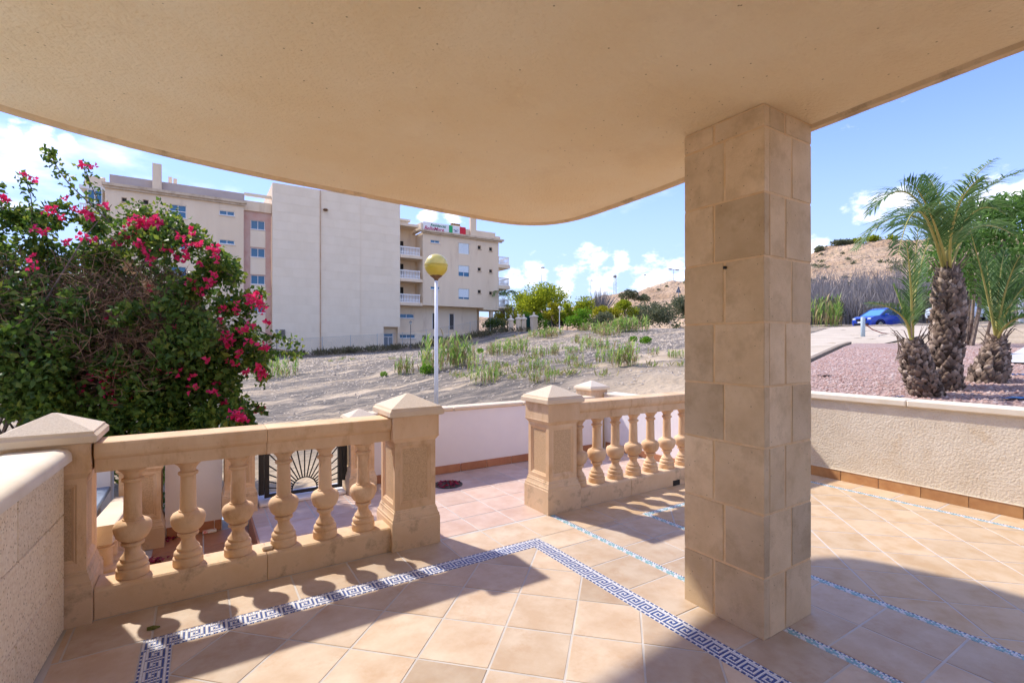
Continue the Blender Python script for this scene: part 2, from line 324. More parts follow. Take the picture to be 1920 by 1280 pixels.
# ------------------------------------------------------------------ mesh helpers
class MB:
    def __init__(s): s.v = []; s.f = []; s.m = []
    def add(s, vs, fs, mi=0):
        o = len(s.v); s.v += [tuple(p) for p in vs]
        for f in fs: s.f.append(tuple(o+i for i in f)); s.m.append(mi)
        return s
    def box(s, x0, x1, y0, y1, z0, z1, mi=0):
        return s.add([(x0,y0,z0),(x1,y0,z0),(x1,y1,z0),(x0,y1,z0),(x0,y0,z1),(x1,y0,z1),(x1,y1,z1),(x0,y1,z1)],
                     [(3,2,1,0),(4,5,6,7),(0,1,5,4),(1,2,6,5),(2,3,7,6),(3,0,4,7)], mi)
    def cbox(s, x0, x1, y0, y1, z0, z1, b, mi=0):   # chamfered box
        bm = bmesh.new(); bmesh.ops.create_cube(bm, size=1)
        for v in bm.verts:
            v.co = (x0+(v.co.x+.5)*(x1-x0), y0+(v.co.y+.5)*(y1-y0), z0+(v.co.z+.5)*(z1-z0))
        bmesh.ops.bevel(bm, geom=bm.edges[:], offset=b, segments=1, affect='EDGES')
        bm.verts.index_update()
        s.add([v.co[:] for v in bm.verts], [[v.index for v in f.verts] for f in bm.faces], mi); bm.free(); return s
    def loft(s, rings, mi=0, cap=True, closed=True):
        n = len(rings[0]); o = len(s.v)
        for r in rings: s.v += [tuple(p) for p in r]
        for i in range(len(rings)-1):
            for j in range(n if closed else n-1):
                k = (j+1) % n
                s.f.append((o+i*n+j, o+i*n+k, o+(i+1)*n+k, o+(i+1)*n+j)); s.m.append(mi)
        if cap and closed:
            s.f.append(tuple(o+j for j in reversed(range(n)))); s.m.append(mi)
            q = o+(len(rings)-1)*n
            s.f.append(tuple(q+j for j in range(n))); s.m.append(mi)
        return s
    def lathe(s, prof, n=20, c=(0,0,0), mi=0):
        return s.loft([[(c[0]+r*math.cos(2*PI*j/n), c[1]+r*math.sin(2*PI*j/n), c[2]+z) for j in range(n)] for r, z in prof], mi)
    def square(s, prof, c=(0,0,0), mi=0):           # stacked square sections (half width, z)
        return s.loft([[(c[0]-h,c[1]-h,c[2]+z),(c[0]+h,c[1]-h,c[2]+z),(c[0]+h,c[1]+h,c[2]+z),(c[0]-h,c[1]+h,c[2]+z)] for h, z in prof], mi)
    def tube(s, pts, rad, n=6, mi=0):
        pts = [Vector(p) for p in pts]
        if not hasattr(rad, '__len__'): rad = [rad]*len(pts)
        rings = []; up = Vector((0.13, 0.21, 1)).normalized()
        for i, p in enumerate(pts):
            t = (pts[min(i+1, len(pts)-1)]-pts[max(i-1, 0)])
            t = t.normalized() if t.length > 1e-9 else Vector((0,0,1))
            a = t.cross(up)
            if a.length < 1e-3: a = t.cross(Vector((1,0,0)))
            a.normalize(); b = t.cross(a)
            rings.append([p+(a*math.cos(2*PI*j/n)+b*math.sin(2*PI*j/n))*rad[i] for j in range(n)])
        return s.loft(rings, mi)
    def prism(s, poly, z0, z1, mi=0):
        n = len(poly)
        return s.loft([[(p[0],p[1],z0) for p in poly], [(p[0],p[1],z1) for p in poly]], mi)
    def build(s, name, mats, parent=None, smooth=False, kind=None, loc=None):
        me = bpy.data.meshes.new(name); me.from_pydata(s.v, [], s.f)
        if not isinstance(mats, (list, tuple)): mats = [mats]
        for m in mats: me.materials.append(m)
        if len(mats) > 1: me.polygons.foreach_set('material_index', s.m)
        if smooth: me.polygons.foreach_set('use_smooth', [True]*len(s.f))
        me.update()
        return link(name, me, parent, kind, loc)

def link(name, me, parent=None, kind=None, loc=None):
    o = bpy.data.objects.new(name, me); COL.objects.link(o)
    if parent is not None: o.parent = parent
    if kind: o['kind'] = kind
    if loc is not None: o.location = loc
    return o
def smooth_angle(o, ang=40):
    o.data.polygons.foreach_set('use_smooth', [True]*len(o.data.polygons))
    try: o.data.set_sharp_from_angle(angle=R(ang))
    except Exception: pass
    return o
def tag(o, label, cat, group=None):
    o['label'] = label; o['category'] = cat
    if group: o['group'] = group
    return o
def thing(name, label, cat, loc=(0,0,0), group=None, rz=0):
    o = bpy.data.objects.new(name, None); COL.objects.link(o)
    o.location = loc; o.rotation_euler = (0, 0, rz); o.empty_display_size = 0.2
    return tag(o, label, cat, group)
def copy_tree(o, parent=None):
    c = o.copy(); COL.objects.link(c); c.parent = parent
    for ch in list(o.children): copy_tree(ch, c)
    return c
def np_mesh(name, verts, faces, mats, parent=None, kind=None, smooth=False, loc=None):
    """verts (n,3), faces (m,k) arrays"""
    me = bpy.data.meshes.new(name)
    verts = np.asarray(verts, dtype=np.float32); faces = np.asarray(faces, dtype=np.int32)
    k = faces.shape[1]
    me.vertices.add(len(verts)); me.vertices.foreach_set('co', verts.ravel())
    me.loops.add(faces.size); me.loops.foreach_set('vertex_index', faces.ravel())
    me.polygons.add(len(faces)); me.polygons.foreach_set('loop_start', np.arange(0, faces.size, k, dtype=np.int32))
    for m in (mats if isinstance(mats, (list, tuple)) else [mats]): me.materials.append(m)
    if smooth: me.polygons.foreach_set('use_smooth', np.ones(len(faces), dtype=bool))
    me.update(calc_edges=True)
    return link(name, me, parent, kind, loc)

def leaf_arrays(pts, dirs, length, width, fold=0.25, jitter=0.35):
    """pointed folded leaves (two quads meeting at the midrib) at pts growing along dirs"""
    n = len(pts); pts = np.asarray(pts, float); d = np.asarray(dirs, float)
    d /= np.linalg.norm(d, axis=1, keepdims=True)+1e-9
    rnd = rng.normal(size=(n, 3)); s = np.cross(d, rnd); s /= np.linalg.norm(s, axis=1, keepdims=True)+1e-9
    nrm = np.cross(s, d)
    L = (length*(1+jitter*(rng.random(n)-0.5)*2))[:, None] if np.isscalar(length) else np.asarray(length)[:, None]
    W = L*(width/length) if np.isscalar(length) else np.full((n,1), width)
    b = pts; t = pts+d*L-nrm*L*0.12
    m1 = pts+d*L*0.45+s*W*0.5+nrm*W*fold; m2 = pts+d*L*0.45-s*W*0.5+nrm*W*fold
    v = np.stack([b, m1, t, m2], 1).reshape(-1, 3)
    i = np.arange(n)*4
    f = np.concatenate([np.stack([i, i+1, i+2], 1), np.stack([i, i+2, i+3], 1)])
    return v, f
def leaves(name, pts, dirs, length, width, m, parent=None, kind='stuff', fold=0.25):
    v, f = leaf_arrays(pts, dirs, length, width, fold)
    return np_mesh(name, v, f, m, parent, kind)
def rand_unit(n):
    d = rng.normal(size=(n, 3)); return d/np.linalg.norm(d, axis=1, keepdims=True)
def in_ball(n, c, r):
    d = rand_unit(n)*(rng.random((n, 1))**(1/2.2)); return np.asarray(c)+d*np.asarray(r)

def clip_rect(poly, x0, x1, y0, y1):
    def cl(p, ax, val, keep_ge):
        out = []
        for i in range(len(p)):
            a, b = p[i], p[(i+1) % len(p)]
            ia = (a[ax] >= val) == keep_ge or a[ax] == val; ib = (b[ax] >= val) == keep_ge or b[ax] == val
            if ia: out.append(a)
            if ia != ib:
                t = (val-a[ax])/(b[ax]-a[ax]); out.append((a[0]+(b[0]-a[0])*t, a[1]+(b[1]-a[1])*t))
        return out
    for ax, val, ge in ((0,x0,True),(0,x1,False),(1,y0,True),(1,y1,False)):
        poly = cl(poly, ax, val, ge)
        if len(poly) < 3: return None
    return poly
def area(p): return abs(sum(p[i][0]*p[(i+1)%len(p)][1]-p[(i+1)%len(p)][0]*p[i][1] for i in range(len(p))))/2

# ------------------------------------------------------------------ terrain
def smst(x, a, b):
    t = np.clip((x-a)/(b-a), 0, 1); return t*t*(3-2*t)
AU = [-400,-60,-10, 0, 2, 4, 4.8, 5.8, 7, 9.5, 12, 20, 30, 48, 80, 400]
AZ = [-3, -1.2,-.3,-.08,.06,.33,.46,.68,.86,1.05,1.24,1.66,2.15,3.05,4.0,8]
BU = [-400,-60,-10, 0, 9, 20, 26, 31, 45, 80, 400]
BZ = [-3,-1.5,-.5,-.1,.15,.85,1.8,2.8,3.2,4.0,8]
def terrain(u, v, fine=True):
    u = np.asarray(u, float); v = np.asarray(v, float)
    w = smst(v, 6, 54)
    z = (1-w)*np.interp(u, AU, AZ)+w*np.interp(u, BU, BZ)
    d = SY*u+CY*v; l = CY*u-SY*v
    # the street is cut a little into the slope where the cars stand
    z = z-0.42*smst(d, 35.2, 36.4)*(1-smst(d, 41, 43))*smst(l, 19, 23)
    return z
def tz(u, v): return float(terrain(u, v))
def on_ground(px, py):                               # where the sight line meets the terrain
    r = ray(px, py); t = 5.0
    while t < 400:
        if H+r.z*t <= tz(r.x*t, r.y*t): break
        t += 0.05+t*0.002
    return Vector((r.x*t, r.y*t, tz(r.x*t, r.y*t))), t

def axis(segs):
    a = []
    for x0, x1, st in segs: a += list(np.arange(x0, x1, st))
    a.append(segs[-1][1]); return np.array(a)
HU, HV, HU2, HV2 = 4.72, 4.98, 5.60, 3.42
ax_u = axis([(-900,-100,100),(-100,-20,8),(-20,-6,2),(-6,4.72,.268),(4.72,5.6,.22),(5.6,24,.3),(24,70,1.0),(70,130,6),(130,900,110)])
ax_v = axis([(-900,-100,100),(-100,-20,8),(-20,-2,2),(-2,3.42,.271),(3.42,4.98,.26),(4.98,26,.3),(26,70,1.0),(70,130,6),(130,900,110)])
def build_ground():
    U, V = np.meshgrid(ax_u, ax_v, indexing='ij')
    Z = terrain(U, V)
    for i in range(U.shape[0]):
        for j in range(U.shape[1]):
            u, v = U[i,j], V[i,j]
            if -10 < u < 70 and -2 < v < 60:
                d = math.hypot(u, v)
                if d > 6.5: Z[i,j] += (0.06*mnoise.fractal(Vector((u*1.6, v*1.6, 0)), 0.8, 2.0, 4)+0.018*mnoise.noise(Vector(((CY*u-SY*v)*.25, (SY*u+CY*v)*1.7, 2))))*min(1, (d-6.5)/2)
    nu, nv = U.shape
    idx = np.arange(nu*nv).reshape(nu, nv)
    cu = (U[:-1,:-1]+U[1:,1:])/2; cv = (V[:-1,:-1]+V[1:,1:])/2
    hole = ((cu < HU) & (cv < HV) & (cu > -6) & (cv > -20)) | ((cu < HU2) & (cv < HV2) & (cu > -6) & (cv > -20))
    q = np.stack([idx[:-1,:-1], idx[1:,:-1], idx[1:,1:], idx[:-1,1:]], -1)[~hole]
    np_mesh('ground', np.stack([U, V, Z], -1).reshape(-1, 3), q, M_ground, kind='structure', smooth=True)
build_ground()

def sheet(name, pts, off, m, kind='structure', n=26):
    """sheet that follows the terrain inside a quad (four corner points, u v)"""
    a, b, c, d = [Vector((*p, 0)) for p in pts]
    V = []; Fc = []
    for i in range(n+1):
        for j in range(n+1):
            s, t = i/n, j/n
            p = (a*(1-s)+b*s)*(1-t)+(d*(1-s)+c*s)*t
            V.append((p.x, p.y, tz(p.x, p.y)+off))
    for i in range(n):
        for j in range(n):
            q = i*(n+1)+j; Fc.append((q, q+n+1, q+n+2, q+1))
    return np_mesh(name, np.array(V), np.array(Fc), m, kind=kind, smooth=True)
kp0 = flat(1500, 712, 0.90); kp1, kd = on_ground(1705, 653)
gk0 = (7.2, 4.75); gk1 = (13.6, 4.75)
# gravel bed behind the retaining wall, brown edging, dirt track, concrete drive
bed = [(5.61, -6.0), (5.61, 3.40), (13.4, 5.6), (13.4, -6.0)]
sheet('gravel_bed', bed, 0.075, M_gravel, n=40)
def gravel_stones():
    n = 15000
    pts = []
    while len(pts) < n:
        u = 5.65+random.random()**1.6*6; v = -1.5+random.random()*6.5
        if v < 3.40+(u-5.61)*2.2/7.79-0.05: pts.append((u, v, tz(u, v)+0.078))
    P = np.array(pts); s = rng.uniform(0.009, 0.028, (len(P), 1))
    base = np.array([(1,0,0),(-.5,.87,0),(-.5,-.87,0),(0,0,1)])*np.array([1,1,.8])
    ang = rng.uniform(0, 6.28, len(P)); ca, sa = np.cos(ang), np.sin(ang)
    B = np.stack([np.stack([ca[:,None]*base[:,0]-sa[:,None]*base[:,1], sa[:,None]*base[:,0]+ca[:,None]*base[:,1], np.repeat(base[None,:,2], len(P), 0)], -1)][0:1][0:1][0:1], 0)[0]
    V = (P[:,None,:]+B*s[:,:,None]).reshape(-1, 3)
    i = np.arange(len(P))*4
    Fc = np.concatenate([np.stack([i,i+1,i+3],1), np.stack([i+1,i+2,i+3],1), np.stack([i+2,i,i+3],1)])
    m = leaf_mat('gravel_chip', [(0.30,0.17,0.14),(0.47,0.32,0.28),(0.37,0.23,0.19),(0.56,0.45,0.41)], 0.95, 0.0)
    tag(np_mesh('gravel_chips', V, Fc, m, kind='stuff'), 'loose pink gravel chips spread round the palms', 'gravel')
gravel_stones()
def edging():
    mb = MB(); pts = [(5.61+(13.4-5.61)*t, 3.45+(5.65-3.45)*t) for t in np.linspace(0.0, 1, 24)]
    top = [(u, v, tz(u, v)) for u, v in pts]
    mb.loft([[(u, v, z-.1), (u, v+.09, z-.1), (u, v+.09, z+.115), (u, v, z+.115)] for u, v, z in top])
    o = mb.build('gravel_edging', M_kerb); tag(o, 'dark brown edging kerb along the pink gravel bed', 'kerb')
edging()
sheet('concrete_drive', [(9.2, -6), (9.2, 2.1), (30, 4.2), (30, -6)], 0.10, M_concrete, n=30)
sheet('dirt_track', [(7.3, 4.15), (7.5, 5.6), (34, 15.5), (34, 8.5)], 0.035, mat('sandy_track', (0.46, 0.38, 0.28), (0.58, 0.49, 0.38), 1.1, 0.97, 0.7, 14, bdist=0.03, detail=10, stain=((0.40, 0.35, 0.29), 1.5, 0.5, 0.55)), n=40)
def lot_stones():
    P = []
    for _ in range(9000):
        px = random.uniform(420, 1300); py = random.uniform(622, 770)
        r = ray(px, py); d = random.uniform(8, 45)
        u, v = r.x*d, r.y*d
        if v < 5.6 and u < 5.8: continue
        P.append((u, v, tz(u, v), d))
    P = np.array(P); n = len(P); s = rng.uniform(0.02, 0.06, (n, 1))*np.clip(P[:,3:4]/14, 0.7, 1.8)
    base = np.array([(1,0,-.2),(-.5,.87,-.2),(-.5,-.87,-.2),(0.1,0,.7)])
    V = (P[:,None,:3]+base[None]*s[:,:,None]*rng.uniform(.6,1.3,(n,4,1))).reshape(-1,3)
    i = np.arange(n)*4
    Fc = np.concatenate([np.stack([i,i+1,i+3],1), np.stack([i+1,i+2,i+3],1), np.stack([i+2,i,i+3],1)])
    m = leaf_mat('lot_clod', [(0.16,0.14,0.13),(0.38,0.32,0.26),(0.5,0.41,0.31),(0.24,0.22,0.2)], 0.95, 0.0)
    tag(np_mesh('soil_clods', V, Fc, m, kind='stuff'), 'stones and soil clods scattered over the vacant lot', 'stones')
lot_stones()

def build_hill():
    cx = [200, 760, 960, 1060, 1140, 1200, 1281, 1400, 1519, 1600, 1660, 1720, 1920, 2400, 3200, 5200]
    cy = [612, 605, 595, 575, 553, 540, 525, 500, 478, 462, 452, 446, 432, 420, 410, 420]
    pxs = np.concatenate([np.arange(200, 1000, 25), np.arange(1000, 1800, 5), np.arange(1800, 2400, 20), np.arange(2400, 5200, 100)])
    ss = np.concatenate([np.linspace(0, 1, 56), [1.12, 1.3, 1.7]])
    V = []; nf = len(ss)
    for px in pxs:
        yc = np.interp(px, cx, cy); d0 = np.interp(px, [960, 1060, 1290, 1480, 1700], [84, 72, 62, 47, 44]); Dc = 150
        rx = ray(px, HY); r = Vector((rx.x, rx.y, 0))
        z0 = tz(r.x*d0, r.y*d0)-0.4
        zc = H+(HY-yc)/F*Dc
        for s in ss:
            d = d0+(Dc-d0)*s
            g = min(s, 1)
            g = 0.25*g+0.75*g*g if px < 1340 else g**1.15
            if px < 1340: g = max(g, 0.13*float(smst(s, 0.02, 0.12)))
            z = z0+(zc-z0)*g
            if s > 1: z -= (s-1)*12
            p = r*d
            amp = min(1.0, s*8)*(0.5+1.4*g)
            z += amp*0.9*mnoise.fractal(Vector((p.x*.09, p.y*.09, 3.1)), 0.9, 2.1, 5)
            if s >= 0.97: z += 0.25*mnoise.fractal(Vector((px*.05, 0, 0)), 0.9, 2.1, 4)
            V.append((p.x, p.y, z))
    idx = np.arange(len(V)).reshape(len(pxs), nf)
    q = np.stack([idx[:-1,:-1], idx[1:,:-1], idx[1:,1:], idx[:-1,1:]], -1).reshape(-1, 4)
    o = np_mesh('hill', np.array(V), q, M_hill, kind='structure', smooth=True)
    return np.array(V).reshape(len(pxs), nf, 3), pxs
HILL, HILLPX = build_hill()
def hill_pt(px, s):                                   # s = 0 foot .. 1 crest
    i = int(np.clip(np.searchsorted(HILLPX, px), 0, len(HILLPX)-1)); j = int(np.clip(s*55, 0, 55))
    return Vector(HILL[i, j])

# ------------------------------------------------------------------ terrace floor
terrace = MB().box(-0.9, HU2, -6, 3.18, -0.25, -0.002).build('terrace_floor', M_grout, kind='structure')
path = MB().box(0.352, HU, 3.18, 4.98, -0.25, -0.002).build('path_floor', M_grout, kind='structure')
land = MB().box(-6, 0.350, 3.18, 4.98, -0.4, -0.164).build('lower_landing', M_grout, kind='structure')
TP = 0.322; G = 0.0075; TTH = 0.02
SHARED = {}
def tile_obj(poly, parent, m, z=0.0, jit=True):
    """one floor tile: bevelled slab over the polygon"""
    if area(poly) < 4e-4: return
    c = (sum(p[0] for p in poly)/len(poly), sum(p[1] for p in poly)/len(poly))
    loc = [(p[0]-c[0], p[1]-c[1]) for p in poly]
    key = (m.name,)+tuple((round(p[0], 4), round(p[1], 4)) for p in loc)
    if key not in SHARED:
        def inset(p, k):
            L = math.hypot(*p); return (p[0]*(1-k/L), p[1]*(1-k/L)) if L > k*2 else p
        mb = MB(); ins = [inset(p, 0.004) for p in loc]
        mb.loft([[(p[0], p[1], -TTH) for p in loc], [(p[0], p[1], -0.003) for p in loc], [(p[0], p[1], 0) for p in ins]])
        me = bpy.data.meshes.new('tile'); me.from_pydata(mb.v, [], mb.f); me.materials.append(m); me.update(); SHARED[key] = me
    dz = random.uniform(-0.0006, 0.0006) if jit else 0
    o = link('tile', SHARED[key], parent, None, (c[0], c[1], z+dz))
    return o
def tiles_straight(x0, x1, y0, y1, ox, oy, parent, m, px=TP, py=TP, z=0.0):
    i0 = math.floor((x0-ox)/px)-1; j0 = math.floor((y0-oy)/py)-1
    i = i0
    while ox+i*px < x1:
        j = j0
        while oy+j*py < y1:
            q = clip_rect([(ox+i*px+G/2, oy+j*py+G/2), (ox+(i+1)*px-G/2, oy+j*py+G/2), (ox+(i+1)*px-G/2, oy+(j+1)*py-G/2), (ox+i*px+G/2, oy+(j+1)*py-G/2)], x0, x1, y0, y1)
            if q: tile_obj(q, parent, m, z)
            j += 1
        i += 1
def tiles_diag(x0, x1, y0, y1, ox, oy, parent, m):
    D = TP/math.sqrt(2); h = (TP-G)/math.sqrt(2)
    for a in range(-40, 60):
        for b in range(-40, 60):
            cx, cy = ox+(a+b)*D, oy+(a-b)*D
            if cx < x0-h or cx > x1+h or cy < y0-h or cy > y1+h: continue
            q = clip_rect([(cx, cy-h), (cx+h, cy), (cx, cy+h), (cx-h, cy)], x0, x1, y0, y1)
            if q: tile_obj(q, parent, m)
YB = -0.1                                              # tiles are laid to just behind the viewer
KO0, KO1, KV, KW = -0.222, 2.022, 2.832, 0.112
tiles_diag(KO0+KW+.004, KO1-KW-.004, YB, KV-KW-.004, 0.345+TP/math.sqrt(2), 2.485, terrace, M_tile)
tiles_straight(-0.54, 2.36, KV+.004, 3.168, -0.19, KV+.001, terrace, M_tile, py=0.334)
tiles_straight(-0.54, KO0-.004, YB, KV+.001, KO0-.322, KV-TP*20, terrace, M_tile)
S1, S2, SW, SV2, WS = 2.385, 3.045, 0.046, 2.762, 5.14
tiles_straight(KO1+.004, S1-SW/2-.003, YB, KV+.001, KO1+.001, 1.32-TP*10, terrace, M_tile, px=0.345)
tiles_straight(S1+SW/2+.003, S2-SW/2-.003, YB, SV2+SW/2+.003, S1+SW/2-.001, 1.11-TP*10, terrace, M_tile, px=0.307)
tiles_straight(S1+SW/2+.003, 5.44, SV2+SW/2+.006, 3.168, S1+SW/2+.02, SV2+SW/2+.002, terrace, M_tile_warm, py=0.40)
tiles_diag(S2+SW/2+.003, WS-SW/2-.003, YB, SV2-SW/2-.003, 3.35, 2.1, terrace, M_tile_warm)
tiles_straight(WS+SW/2+.003, 5.44, YB, SV2+SW/2+.003, WS+SW/2-.001, 0.9, terrace, M_tile_warm, px=0.29)
tiles_straight(0.356, 4.44, 3.188, 4.75, 1.42-TP*8, 3.15, path, M_tile_pink)
tiles_straight(-0.30, 0.345, 3.45, 4.70, -0.30, 3.42, land, M_skirt_red, z=-0.16)
MB().box(-0.9, HU2, -6, YB, -0.0019, -0.0005).build('floor_behind', M_tile, terrace)

def mosaic():
    """tessera strips: every little glass cube is modelled, in one joined part"""
    C = 0.0102; mb_v = []; mb_f = []; mb_m = []
    def cube(x, y, w, h, mi):
        o = len(mb_v); g = 0.0007; e = 0.0008; z = 0.0008+random.uniform(-.0003, .0003)
        x0, x1, y0, y1 = x+g, x+w-g, y+g, y+h-g
        mb_v.extend([(x0,y0,-.004),(x1,y0,-.004),(x1,y1,-.004),(x0,y1,-.004),(x0+e,y0+e,z),(x1-e,y0+e,z),(x1-e,y1-e,z),(x0+e,y1-e,z)])
        for f in ((4,5,6,7),(0,1,5,4),(1,2,6,5),(2,3,7,6),(3,0,4,7)): mb_f.append(tuple(o+i for i in f)); mb_m.append(mi)
    key = ["11111101",                               # 7 rows: 1 = blue, 0 = white line of the meander
           "10000001",
           "10111111",
           "10110001",
           "10111101",
           "10000001",
           "11111111"]
    key = ["00000001",
           "01111101",
           "01000101",
           "01010101",
           "01011101",
           "01000001",
           "01111111"]
    def band(along):
        n = 11
        for i in range(int(along[4]/C)):
            for r in range(n):
                if r in (0, n-1): mi = 0 if (i % 3 != 2) else 1
                elif r in (1, n-2): mi = 1
                else: mi = 0 if key[r-2][i % 8] == '1' else 1
                a = i*C; b = r*C
                ax_, x, y, sgn, ln = along
                if ax_ == 'u': cube(x+a, y-b-C, C, C, mi)
                else: cube(x+sgn*b-(C if sgn < 0 else 0), y-a-C, C, C, mi)
    band(('u', KO0, KV, 1, KO1-KO0))
    band(('v', KO0, KV-KW, 1, KV-KW-YB))
    band(('v', KO1, KV-KW, -1, KV-KW-YB))
    key_o = (mb_v, mb_f, mb_m)
    mb = MB(); mb.v, mb.f, mb.m = mb_v, mb_f, mb_m
    o = mb.build('key_mosaic', [M_mos_blue, M_mos_white], terrace, kind='stuff'); o['label'] = 'blue and white Greek key mosaic band'
    mb_v, mb_f, mb_m = [], [], []
    diamond = ["12221", "22022", "12221", "11211"]
    def strip(ax_, x, y, ln):
        C2 = SW/5
        for i in range(int(ln/C2)):
            for r in range(5):
                if r == 4: mi = 0 if i % 2 == 0 else 1
                else: mi = {'0': 1, '1': 1, '2': 2}[("112221121", "122222211", "222022211", "112221121")[r][i % 9]]
                if ax_ == 'u': cube2(x+i*C2, y-SW/2+r*C2, C2, mi)
                else: cube2(x-SW/2+r*C2, y-(i+1)*C2, C2, mi)
    def cube2(x, y, c, mi): cube(x, y, c, c, mi)
    def cube(x, y, w, h, mi):
        o = len(mb_v); g = 0.0006; e = 0.0008; z = 0.0008+random.uniform(-.0003, .0003)
        x0, x1, y0, y1 = x+g, x+w-g, y+g, y+h-g
        mb_v.extend([(x0,y0,-.004),(x1,y0,-.004),(x1,y1,-.004),(x0,y1,-.004),(x0+e,y0+e,z),(x1-e,y0+e,z),(x1-e,y1-e,z),(x0+e,y1-e,z)])
        for f in ((4,5,6,7),(0,1,5,4),(1,2,6,5),(2,3,7,6),(3,0,4,7)): mb_f.append(tuple(o+i for i in f)); mb_m.append(mi)
    strip('v', S1, 3.168, 3.168-1.74); strip('v', S1, 1.285, 1.285-YB)
    strip('v', S2, SV2+SW/2, SV2-YB); strip('u', S2+SW/2, SV2, WS-S2-SW); strip('v', WS, SV2+SW/2, SV2-YB)
    mb = MB(); mb.v, mb.f, mb.m = mb_v, mb_f, mb_m
    o = mb.build('turquoise_mosaic', [M_mos_blue, M_mos_white, M_mos_turq], terrace, kind='stuff'); o['label'] = 'narrow turquoise mosaic strips'
mosaic()

# ------------------------------------------------------------------ balcony slab overhead
def catmull(P, n=8):
    out = []
    for i in range(len(P)-1):
        p0 = Vector(P[max(i-1, 0)]); p1 = Vector(P[i]); p2 = Vector(P[i+1]); p3 = Vector(P[min(i+2, len(P)-1)])
        for k in range(n):
            t = k/n
            out.append(0.5*((2*p1)+(-p0+p2)*t+(2*p0-5*p1+4*p2-p3)*t*t+(-p0+3*p1-3*p2+p3)*t**3))
    out.append(Vector(P[-1])); return out
SOF = 2.47
def slab():
    edge = catmull([(-3.2, 1.0), (-2.3, 2.2), (-1.55, 2.83), (-0.807, 3.27), (-0.48, 3.43), (-0.096, 3.56), (0.377, 3.655), (0.908, 3.71), (1.334, 3.755), (1.823, 3.805),
                    (2.211, 3.835), (2.48, 3.815), (2.70, 3.69), (2.82, 3.48), (2.855, 3.22), (2.85, 2.95), (2.836, 2.638), (2.805, 2.222), (2.735, 1.75), (2.69, 1.322), (2.652, 0.9), (2.622, 0.525), (2.58, -0.3)])
    edge = [Vector((p[0]+random.uniform(-.002, .002), p[1]+random.uniform(-.002, .002))) for p in edge]
    rest = [Vector((2.5, -4.0)), Vector((-3.2, -4.0))]
    poly = edge+rest
    n = len(poly)
    def offs(k):
        out = []
        for i in range(n):
            a, b, c = poly[i-1], poly[i], poly[(i+1) % n]
            t = ((b-a).normalized()+(c-b).normalized()); t.normalize()
            out.append(b+Vector((t.y, -t.x))*k)
        return out
    o1, o2, o3 = offs(0.012), offs(0.05), offs(0.065)
    t = thing('balcony_slab', 'cream stucco balcony slab with rounded corner roofing the terrace', 'balcony slab', (0, 0, SOF))
    mb = MB()
    mb.loft([[(p.x, p.y, 0.34) for p in poly], [(p.x, p.y, 0.012) for p in poly], [(p.x, p.y, 0.0) for p in o1], [(p.x, p.y, 0.0) for p in o2], [(p.x, p.y, 0.016) for p in o3]], cap=False)
    lo = mb.build('drip_edge', mat('weathered_stucco', (0.66, 0.47, 0.26), (0.76, 0.57, 0.34), 5, 0.92, 0.6, 60, stain=((0.26, 0.17, 0.085), 5, 0.75, 0.52), bdist=0.006), t)
    bm = bmesh.new()
    vs = [bm.verts.new((p.x, p.y, 0.016)) for p in o3]; f = bm.faces.new(vs)
    vt = [bm.verts.new((p.x, p.y, 0.34)) for p in poly]; g = bm.faces.new(list(reversed(vt)))
    bmesh.ops.recalc_face_normals(bm, faces=[f])
    bmesh.ops.triangulate(bm, faces=[f, g])
    me = bpy.data.meshes.new('soffit'); bm.to_mesh(me); bm.free(); me.materials.append(M_soffit)
    link('soffit', me, t)
slab()

# house front behind the viewer
def house():
    t = thing('house_front', 'cream house front with a glazed terrace door behind the viewer', 'house', (0, -2.6, 0))
    MB().box(-3.2, -1.0, -.25, 0, 0, SOF+.015).build('wall', M_soffit, t); MB().box(1.4, 2.45, -.25, 0, 0, SOF+.015).build('wall', M_soffit, t); MB().box(-1.0, 1.4, -.25, 0, 2.1, SOF+.015).build('lintel', M_soffit, t)
    for k in range(2):
        x = -1.0+k*1.2; d_ = MB().box(x, x+.08, -.12, -.06, .0, 2.1).box(x+1.12, x+1.2, -.12, -.06, 0, 2.1).box(x+.08, x+1.12, -.12, -.06, 0, .1).box(x+.08, x+1.12, -.12, -.06, 2.0, 2.1).build('sliding_door', M_bwhite, t)
        MB().box(x+.08, x+1.12, -.10, -.08, .1, 2.0).build('pane', M_carglass, d_)
house()

